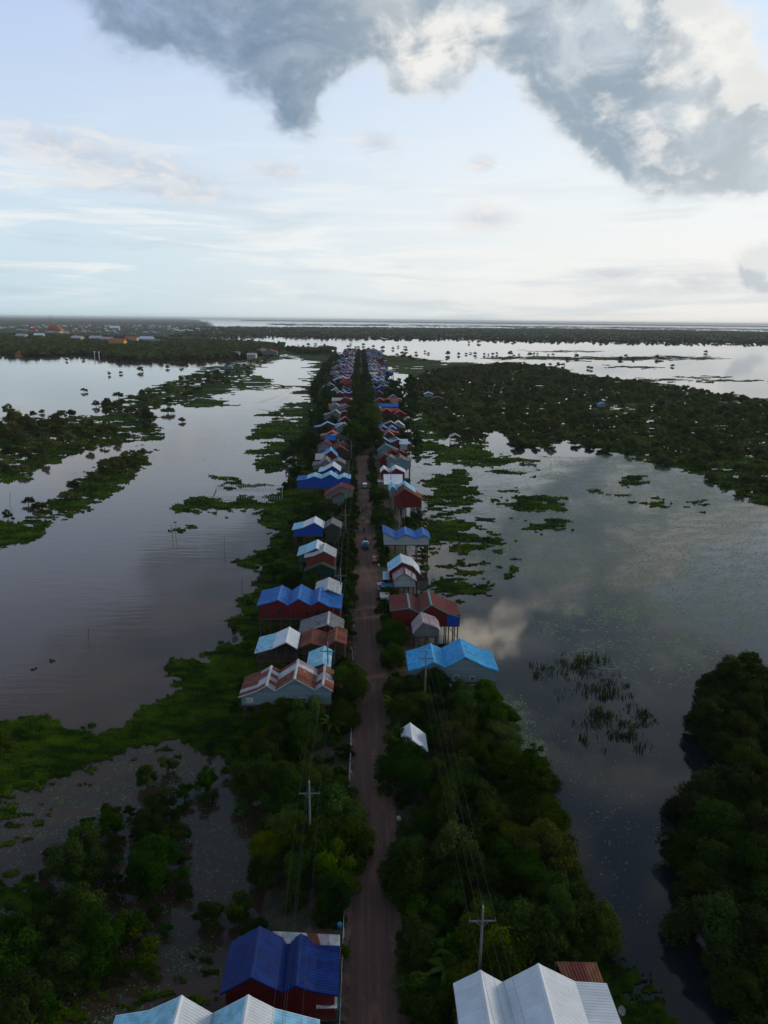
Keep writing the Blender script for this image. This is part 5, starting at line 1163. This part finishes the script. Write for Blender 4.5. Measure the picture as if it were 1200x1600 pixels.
def stall(px, py, w, d, h, mt, label, rz=0, frame=TIMBER):
    x, y = up(px, py, 1.45+h); e = link('market_stall', None, None, (x, y, 1.45), rz); tag(e, label, 'stall', 'stalls and awnings along the road')
    vs = []; nx_, ny_ = 8, 6
    for j in range(ny_+1):
        for i in range(nx_+1):
            u_, v_ = i/nx_, j/ny_; sag = .18*sin(pi*u_)*sin(pi*v_); vs.append(((u_-.5)*w, (v_-.5)*d, h-sag+.25*v_+.03*random.random()))
    fs = [(j*(nx_+1)+i, j*(nx_+1)+i+1, (j+1)*(nx_+1)+i+1, (j+1)*(nx_+1)+i) for j in range(ny_) for i in range(nx_)]
    link('awning', mesh('awning', vs, fs, mt), e)
    for sx in (-1, 1):
        for sy in (-1, 1): MB().tube([(sx*w*.48, sy*d*.48, 0), (sx*w*.48, sy*d*.48, h+(.22 if sy > 0 else 0))], .04, 5).ob('post', frame, e)
    MB().box(-w*.42, w*.42, -d*.3, d*.3, .6, .7).ob('tabletop', TIMBER, e)
stall(604, 915, 2.8, 2.2, 2.2, BLUET, 'blue cloth awning beside the pink umbrella'); stall(606, 938, 3, 2, 2.0, BLUET, 'low light blue tarp awning on the right road edge above the dark red roofs'); stall(601, 930, 2.2, 2.5, 2.0, CREAMP, 'cream awning between the pink umbrella and the dark red roofs')
stall(547, 944, 1.3, 1.5, 1.9, ORNG, 'orange cloth awning at the left road edge by the three blue ridges'); stall(511, 1563, 1.9, 1.6, 2.1, WHT, 'crumpled white tarp awning at the front corner of the royal blue roofed house'); stall(596, 752, 3, 3, 2.3, WHT, 'small pale awning at the right road edge by the light blue twin ridges')
x, y = up(524, 1572, 2.2); e = MB().box(-.45, .45, -.8, .8, 0, 1.3).ob('green_cabinet', GRNB, None, (x, y, 1.4)); MB().box(-.48, .48, -.83, .83, 1.304, 1.36).ob('lid', GRNB, e); MB().tube([(-.3, -.86, .9), (.3, -.86, .9)], .02, 5).ob('handle', CONC, e); tag(e, 'dark green storage cabinet at the road side by the white tarp', 'cabinet')
# roadside clutter: jars, sacks
rc = random.Random(21); sack = MB().tube([(0, 0, 0), (0, 0, .25), (0, 0, .45), (0, 0, .58)], [.22, .3, .25, .08], 8)
sackm = [sack.me('sack', m_, True) for m_ in (WHT, CREAMP, BLUET, ORNG)]
for i in range(26):
    Y = rc.choice([rc.uniform(125, 165), rc.uniform(60, 120), rc.uniform(165, 240)]); s = rc.choice([-1, 1]); k = rc.randrange(4)
    tag(link('sack', sackm[k], None, (roadx(Y)+s*rc.uniform(2.9, 3.9), Y, 1.44), rc.uniform(0, 6), rc.uniform(.8, 1.3)), '%s sack set down on the dirt strip along the %s road edge' % (['white', 'cream', 'blue', 'orange'][k], 'left' if s < 0 else 'right'), 'sack', 'sacks and litter along the road')
# flat sheds
def shed(label, quad, z, mt, drop=.5):
    """quad: four pixels (back-left, back-right, front-right, front-left) of a lean-to roof at height z"""
    P = [Vector((*up(a, b, z+(drop if i < 2 else 0)), z+(drop if i < 2 else 0))) for i, (a, b) in enumerate(quad)]; c = sum(P, Vector())/4
    e = link('lean_to_shed', None, None, (c.x, c.y, 0)); tag(e, label, 'shed', 'lean-to sheds')
    n = max(3, int((P[1]-P[0]).length/1.0))
    for k in range(n):
        a, b, c2, d = P[0].lerp(P[1], k/n), P[0].lerp(P[1], (k+1)/n), P[3].lerp(P[2], (k+1)/n), P[3].lerp(P[2], k/n); o3 = Vector((c.x, c.y, 0)); vs = []; 
        for t in range(9):
            hh = .03*(t % 2)+.012*(k % 2); u_ = t/8; vs += [tuple(a.lerp(b, u_)-o3+Vector((0, 0, hh))), tuple(d.lerp(c2, u_)-o3+Vector((0, 0, hh)))]
        m_ = mt[k % len(mt)] if isinstance(mt, list) else mt
        link('roof_sheet', mesh('roof_sheet', vs, [(2*i, 2*i+1, 2*i+3, 2*i+2) for i in range(8)], m_), e)
    for p in P: link('post', stilt_me(p.z+.3, .07), e, (p.x-c.x, p.y-c.y, -.4))
    MB().box(min(p.x for p in P)-c.x+.1, max(p.x for p in P)-c.x-.1, min(p.y for p in P)-c.y+.2, max(p.y for p in P)-c.y-.2, 2.2, 2.4).ob('floor', TIMBER, e)
shed('rust brown sheet roof of a shed tucked behind the big white roof', [(868, 1502.5), (932, 1504), (944, 1538), (884, 1538)], 5.2, [ROOF['rust'], ROOF['maroon'], ROOF['rust']])
shed('pale and rusty sheet lean-to roof behind the royal blue roofs', [(426, 1455), (531, 1461), (531, 1478), (440, 1474)], 5.8, [ROOF['cream'], ROOF['zinc'], ROOF['cream'], ROOF['rust'], ROOF['mauve']])
shed('white sheet lean-to roof between the white gables and the light blue ridges', [(599, 741), (629, 741), (629, 757), (600, 757)], 6.5, [ROOF['white']])
shed('grey awning roof on the road side of the pale grey gabled house', [(598, 893), (612, 893), (611, 905), (598, 906)], 5.0, [ROOF['paleblue'], ROOF['zinc']])
shed('rusty awning beside the rust-striped house under the roadside tree', [(521, 1062), (536, 1064), (534, 1076), (521, 1076)], 5.5, [ROOF['rust'], ROOF['maroon']])
# lime sheet
x, z = pl(536.7, 779, up(532.7, 760, 8.4)[1]-.4); tag(MB().box(-1.1, 1.1, -.02, .02, -1.2, 1.2).ob('hanging_sheet', LIME, None, (x, up(532.7, 760, 8.4)[1]-.05, z+.3)), 'bright lime green sheet hanging on the weathered grey house', 'sheet')
# blue end room of dark red house
Yr = up(674, 945, 8.6)[1]; a = pl(699, 962, Yr); b = pl(718.5, 979, Yr)
tag(MB().box(0, b[0]-a[0], -.06, .0, 0, a[1]-b[1]).ob('wall_panel', WALL['cobalt'], None, (a[0], Yr+.42, b[1])), 'bright blue panel wall at the water end of the dark red roofed house', 'wall panel')
# satellite dish
x, y = up(972, 1574, 5.5); e = link('satellite_dish', None, None, (x, y, 0)); tag(e, 'grey satellite dish on a post right of the big white roof', 'satellite dish'); MB().tube([(0, 0, -.5), (0, 0, 5.1)], .05, 6).ob('post', CONC, e)
vs = [(0, 0, 0)]; fs = []
for r_i, rr_ in enumerate((.12, .25, .38)): vs += [(rr_*cos(2*pi*k/14), rr_*sin(2*pi*k/14), .28*rr_*rr_) for k in range(14)]
for k in range(14): fs.append((0, 1+k, 1+(k+1) % 14)); [fs.append((1+14*q_+k, 1+14*(q_+1)+k, 1+14*(q_+1)+(k+1) % 14, 1+14*q_+(k+1) % 14)) for q_ in (0, 1)]
d = link('dish', mesh('dish', vs, fs, CONC, True), e, (0, 0, 5.15)); d.rotation_euler = (radians(38), radians(20), 0)

# ================================================================== THINGS ON THE WATER
def stakes(px, py, n, h, label, spread=1.0, lean=.1):
    x, y = up(px, py, 0); rr2 = random.Random(int(px*7+py)); e = link('stake', None, None, (x, y, 0)) if n > 1 else None
    for k in range(n):
        dx = (k-(n-1)/2)*spread; b = MB(); b.tube([(0, 0, -1), (rr2.uniform(-lean, lean)*h, 0, h)], .06, 5); o = b.ob('stake', TIMBER, e, (dx, 0, 0) if e else (x, y, 0))
    tag(e or o, label, 'fishing stake', 'fishing stakes')
stakes(272, 838, 2, 4.0, 'pair of thin bare stakes in the open left channel', .9, .12); stakes(350, 862, 1, 4.2, 'single bare stake near the bank tongues on the left channel', 1); stakes(378, 925, 1, 3.6, 'stake with a white float near the long red house'); stakes(15, 790, 1, 5, 'leaning pole in the water by the far left island', 1, .5); stakes(137, 1000, 1, 2.6, 'tilted twig standing in the brown left channel', 1, .5)
stakes(861, 728, 1, 2.5, 'thin stake in the right lagoon before the forest', 1)
def pen():
    a, b, c, d = [Vector((*up(*p, 0), 0)) for p in ((330, 780), (441, 781), (441, 763), (338, 762))]; e = link('fish_pen', None, None, tuple(a)); tag(e, 'rectangular fenced fish pen of thin pickets beside the left bank', 'fish pen')
    for (p, q_, nm) in ((a, b, 'front'), (b, c, 'side'), (c, d, 'back'), (d, a, 'side')):
        L = (q_-p).length; m_ = int(L/ .9); me = MB().tube([(0, 0, -.5), (0, 0, 1.5)], .07, 4).me('picket', TRIMW)
        for k in range(m_): s = p.lerp(q_, k/m_)-a; link('picket', me, e, tuple(s))
        for z in (.5, 1.15): MB().tube([tuple(p-a+Vector((0, 0, z))), tuple(q_-a+Vector((0, 0, z)))], .04, 4).ob('rail', CONC, e)
pen()
def boat(px, py, rz, label, s=1.0):
    x, y = up(px, py, 0); e = link('wooden_boat', None, None, (x, y, 0), rz, s); tag(e, label, 'boat', 'small wooden boats')
    n = 11; vs = []; 
    for i in range(n):
        t = i/(n-1)*2-1; w = .62*(1-t*t)**.6+.02; z = .45+.35*t*t; yb = t*3.4
        vs += [(-w, yb, z), (-w*.65, yb, .02+.25*t*t), (w*.65, yb, .02+.25*t*t), (w, yb, z)]
    fs = [(4*i+j, 4*i+j+1, 4*i+5+j, 4*i+4+j) for i in range(n-1) for j in range(3)]; h = link('hull', mesh('hull', vs, fs, TIMBER), e); so_ = h.modifiers.new('s', 'SOLIDIFY'); so_.thickness = .05
    for yy in (-1.6, 0, 1.6): MB().box(-.5, .5, yy-.12, yy+.12, .38, .43).ob('thwart', TIMBER, e)
    return x, y
x, y = boat(442, 604, .5, 'small motor boat leaving a curved wake on the left channel', 1.6)
tag(link('person', ride[0], None, (x, y-1.4, -.25), .5), 'person in dark shirt seated in the small boat on the left channel', 'person')
boat(560, 868, .2, 'narrow wooden boat under the trees at the left road side', .01) if False else None
boat(462, 800, 1.2, 'narrow wooden boat moored in the weeds by the left bank', 1.0); boat(470, 862, 1.9, 'narrow wooden boat pulled under the white and sky blue roof', 1.0); boat(758, 812, 1.3, 'dark narrow boat drifting off the right row by the tall dark red house', 1.0)
# wake of the boat: two low curved ridges of water
def wake():
    mw = bpy.data.materials['water']; cx_, cy_ = up(442, 606, 0); L = []
    path = [(442, 606), (446, 612), (443, 619), (430, 625), (418, 630), (415, 634), (423, 638), (440, 641)]
    W_ = [Vector((*up(*p, 0), 0)) for p in path]; b = MB()
    for off in (-1, 1):
        for lane in range(3):
            pts = []; 
            for k in range(40):
                t = k/39*(len(W_)-1); i = min(int(t), len(W_)-2); p = W_[i].lerp(W_[i+1], t-i); dr = (W_[i+1]-W_[i]).normalized(); nrm = Vector((-dr.y, dr.x, 0)); pts.append(p+nrm*off*(1.2+lane*2.0+k*.16))
            vs = []; 
            for p in pts: vs += [(p.x-.5, p.y-.5, -.02), (p.x, p.y, .16), (p.x+.5, p.y+.5, -.02)]
            fs = [(3*i+j, 3*i+j+1, 3*i+4+j, 3*i+3+j) for i in range(39) for j in range(2)]; b.add(vs, fs)
    tag(b.ob('boat_wake', mw, smooth=True), 'curved wake ridges behind the small motor boat', 'wake', kind='stuff')
wake()
# huts in the flooded forest
def hut(px, py, w, rf, wl, label, zr=6.0, d=6.0, n=1):
    Yf = up(px, py, zr)[1]; X = pl(px, py, Yf)[0]; house(label, gable_prof(X-w/2, X+w/2, n, zr-1.6, 1.6), Yf, d, 2.2, rf, wl, lod=2, trim=rf, name='forest_hut', cat='hut', group='huts standing in the flooded forest')
hut(670, 613, 8, 'paleblue', 'slate', 'small pale blue roofed hut hidden in the forest right of the village'); hut(684, 620, 10, 'maroon', 'brown', 'reddish roofed hut beside the pale blue one in the forest'); hut(944, 629, 8, 'cobalt', 'slate', 'tiny blue hut in the middle of the flooded forest', 5.5); hut(712, 679, 6, 'mauve', 'brown', 'thatched-looking brown shelter at the forest edge by the lagoon', 4.5)
hut(335, 575, 12, 'zinc', 'pale', 'pale grey building on the left bank beyond the islands', 6); hut(356, 571, 12, 'paleblue', 'slate', 'blue grey building on the left bank beyond the islands', 6.5)

# ================================================================== FAR TOWN
def town():
    rt = random.Random(31); def_m = {}
    roofs = ['rust', 'maroon', 'red', 'zinc', 'white', 'cobalt', 'grey', 'orange', 'cream', 'paleblue']; walls = ['pale', 'cream', 'grey', 'slate']
    def tm(rf, wl, n):
        k = (rf, wl, n)
        if k not in def_m:
            b = MB(); w, d, h, r_ = 6, 5, 4.6, 2.4; b.box(-w, w, -d, d, 0, h, 0)
            b.add([(-w-.6, -d-.6, h+.01), (w+.6, -d-.6, h+.01), (w+.6, 0, h+r_), (-w-.6, 0, h+r_), (-w-.6, d+.6, h+.01), (w+.6, d+.6, h+.01)], [(0, 1, 2, 3), (3, 2, 5, 4)], 1)
            b.add([(-w, -d, h), (-w, d, h), (-w, 0, h+r_)], [(0, 2, 1)], 0); b.add([(w, -d, h), (w, d, h), (w, 0, h+r_)], [(0, 1, 2)], 0)
            for xx in (-3.5, 0, 3.5): b.box(xx-.7, xx+.7, -d-.05, -d+.02, 1.4, 3.2, 2)
            def_m[k] = b.me('town_house', [WALL[wl], ROOF[rf], DARKG])
        return def_m[k]
    poly = [(-20, 510), (60, 510), (200, 508), (300, 509), (330, 512), (300, 520), (240, 527), (120, 524), (-20, 520)]
    P = scatter_px(poly, 240, 0, 91, .42, sc=(1.2, 3)); C = {}
    P = sorted([tuple(p) for p in P], key=lambda p: p[1])
    for p in P:
        rf = rt.choice(roofs); s = rt.uniform(.9, 1.7)
        tag(link('town_house', tm(rf, rt.choice(walls), 0), None, (p[0], p[1], .5), rt.choice([0, .2, 1.5, 1.7, -.2]), s), 'far-off %s roofed building among the trees of the distant left town' % RN[rf], 'building', 'houses of the distant town: %s roofs' % RN[rf])
    # buildings that stand out: px, py, width m, colours
    for (a, b, s, rf, wl, lab) in [(185, 541, 2.6, 'orange', 'yellow', 'small yellow block at the near side of the distant town'), (151, 534, 2.4, 'zinc', 'pale', 'pale grey block left of the yellow one in the distant town'), (168, 535, 2.2, 'mauve', 'cream', 'cream block just left of the yellow one in the distant town'), (230, 536, 2.6, 'white', 'pale', 'long bright white building right of the yellow block'),
            (242, 537, 1.8, 'teal', 'yellow', 'small yellow and green building at the end of the white one'), (207, 535, 2.4, 'orange', 'cream', 'orange roofed building between yellow block and white building'), (122, 533, 2.2, 'zinc', 'cream', 'zinc roofed building among trees left of the pale blocks'), (118, 532, 1.6, 'cream', 'pale', 'small cream house left of the pale blocks'),
            (35, 529, 2.2, 'zinc', 'pale', 'pale roofed building at the far left of the town'), (62, 528, 2.2, 'white', 'pale', 'white roofed building left of the temple foot'), (180, 517, 3.4, 'white', 'pale', 'white hall beyond the temple'), (394, 558, 1.2, 'cream', 'cream', 'small cream house by the left bank woods'), (368, 556, 1.3, 'mauve', 'cream', 'mauve roofed house by the left bank woods')]:
        x, y = up(a, b, 2); tag(link('town_building', tm(rf, wl, 0), None, (x, y, .5), rt.uniform(-.2, .2), s), lab, 'building', 'prominent buildings of the distant town')
    def temple(px, py, w, label, tiers=3, mt='orange', wl='cream'):
        x, y = up(px, py, 0); e = link('temple', None, None, (x, y, 0)); tag(e, label, 'temple'); MB().box(-w*.42, w*.42, -w*.3, w*.3, 0, w*.2).ob('wall', WALL[wl], e); z = w*.2
        for t in range(tiers):
            s = 1-.27*t; ww_, dd, hh = w*.5*s, w*.36*s, w*.17; b = MB(); b.add([(-ww_, -dd, z), (ww_, -dd, z), (ww_, dd, z), (-ww_, dd, z), (-ww_*.8, 0, z+hh), (ww_*.8, 0, z+hh)], [(0, 1, 5, 4), (2, 3, 4, 5), (1, 2, 5), (3, 0, 4)]); b.ob('roof', ROOF[mt], e); z += hh*.62
        MB().tube([(0, 0, z), (0, 0, z+w*.3)], [w*.03, .05], 6).ob('spire', WALL['yellow'], e)
        for k in range(5): MB().tube([(-w*.4+k*w*.2, -w*.33, 0), (-w*.4+k*w*.2, -w*.33, w*.2)], w*.012, 6).ob('column', TRIMW, e)
    temple(86, 522, 62, 'tall orange-red tiered temple roof rising from the distant town'); temple(52, 519, 34, 'smaller red roofed hall left of the temple in the distant town', 2, 'red')
    temple(30, 556, 12, 'small pointed golden shrine at the water edge, far left', 3, 'orange', 'yellow')
    x, y = up(421, 556, 0); e = house('wide red-roofed hall with grey walls on the far left bank near the village', gable_prof(x-14, x+14, 1, 7, 4.0), y, 18, 1.5, 'red', 'grey', lod=2, trim='red', cat='hall', name='bank_hall', group='halls on the far left bank')
    x, y = up(408, 553, 0); house('smaller red-roofed hall behind the wide one on the far left bank', gable_prof(x-10, x+10, 1, 7, 3.4), y+8, 16, 1.5, 'red', 'cream', lod=2, trim='red', cat='hall', name='bank_hall', group='halls on the far left bank')
    for (a, b, h, r_, lab) in [(148, 559, 9, .7, 'left of two white columns at the far shore'), (155, 559, 8.5, .7, 'right of two white columns at the far shore')]:
        x, y = up(a, b, 0); e = link('shore_column', None, None, (x, y, 0)); tag(e, lab, 'column', 'white columns at the shore'); MB().tube([(0, 0, -1), (0, 0, h)], r_, 8).ob('shaft', TRIMW, e); MB().box(-1.4, 1.4, -1.4, 1.4, h+.01, h+1).ob('cap', TRIMW, e)
    for (a, h, lab) in [(77, 84, 'left of two thin radio masts on the left horizon'), (81, 80, 'right of two thin radio masts on the left horizon')]:
        x, y = up(a, 497.5, 0); s = 9000/y; x, y = x*s, 9000; b = MB(); w = 2.4
        for sx in (-1, 1):
            for sy in (-1, 1): b.tube([(sx*w, sy*w, 0), (sx*.6, sy*.6, h)], [.7, .5], 4)
        e = link('radio_mast', None, None, (x, y, 0)); tag(e, lab, 'radio mast', 'radio masts'); b.ob('leg', CONC, e); bb = MB()
        for k in range(16): z = h*k/16; q_ = w+(0.4-w)*k/16; bb.tube([(-q_, -q_, z), (q_, q_, z+h/16)], .25, 4); bb.tube([(q_, -q_, z), (-q_, q_, z+h/16)], .25, 4)
        bb.ob('lattice', CONC, e)
town()
# banana plants and a palm in the right grove
BAN = leaf_mat('banana_leaf', (.03, .07, .012), (.09, .17, .03), .2, .3)
def frond_mesh(L, w, seed, droop, split=False):
    rs = random.Random(seed); vs = []; fs = []; n = 9; t_ = []
    for i in range(n+1):
        t = i/n; x = L*t*(1-.12*t); z = L*(.75*t-droop*t*t); ww_ = w*sin(pi*min(1, .12+t*.86))**.7 if not split else w*sin(pi*(.1+.85*t))
        vs += [(x, -ww_/2, z-.18*ww_), (x, 0, z), (x, ww_/2, z-.18*ww_)]; t_ += [.4, .8, .5]
    for i in range(n): fs += [(3*i, 3*i+1, 3*i+4, 3*i+3), (3*i+1, 3*i+2, 3*i+5, 3*i+4)]
    return mesh('frond', vs, fs, BAN, tone=t_)
FR = [frond_mesh(2.6, .62, i, .55+.12*i) for i in range(4)]
for i, (a, b) in enumerate([(706, 1470), (722, 1488), (700, 1500), (735, 1475), (520, 1120), (615, 1090), (620, 865), (625, 878)]):
    x, y = up(a, b, 4.2); e = link('banana_plant', None, None, (x, y, .6), i*.7); tag(e, 'broad-leaved banana plant %s' % ['nearest the road beside the near power pole', 'right behind the near power pole', 'low, between the power pole and the big white roof', 'farthest from the road behind the near power pole', 'under the big leaning tree by the rust-striped house', 'at the road before the light blue roofed house', 'before the three blue ridges on the right', 'beside the white roofed house before the three blue ridges'][i], 'plant', 'banana plants')
    MB().tube([(0, 0, -.5), (0, 0, 2.6)], [.16, .1], 7).ob('stem', GRNB, e)
    for k in range(9): o = link('frond', FR[(k+i) % 4], e, (0, 0, 2.5), k*2*pi/9+.3*random.random()); o.scale = (1, 1, .8+.5*random.random())
# low wire fence posts on the left road edge
b = MB(); 
pm = MB().tube([(0, 0, -.3), (0, 0, 1.1)], .05, 5).me('post', TRIMW); e = link('wire_fence', None, None, (roadx(50)-3.1, 50, 1.44)); tag(e, 'low wire fence with pale posts along the left road edge', 'fence')
for k in range(30): Y = 50+k*2.6; link('post', pm, e, (roadx(Y)-roadx(50)+.12*random.random(), Y-50, 0))
for z in (.45, .95): MB().tube([(roadx(50+q_*2.6)-roadx(50)+.05, q_*2.6, z) for q_ in range(30)], .022, 4).ob('wire', TRIMW, e)

print('objects', len(bpy.data.objects), 'tris', sum(len(m_.polygons) for m_ in bpy.data.meshes))
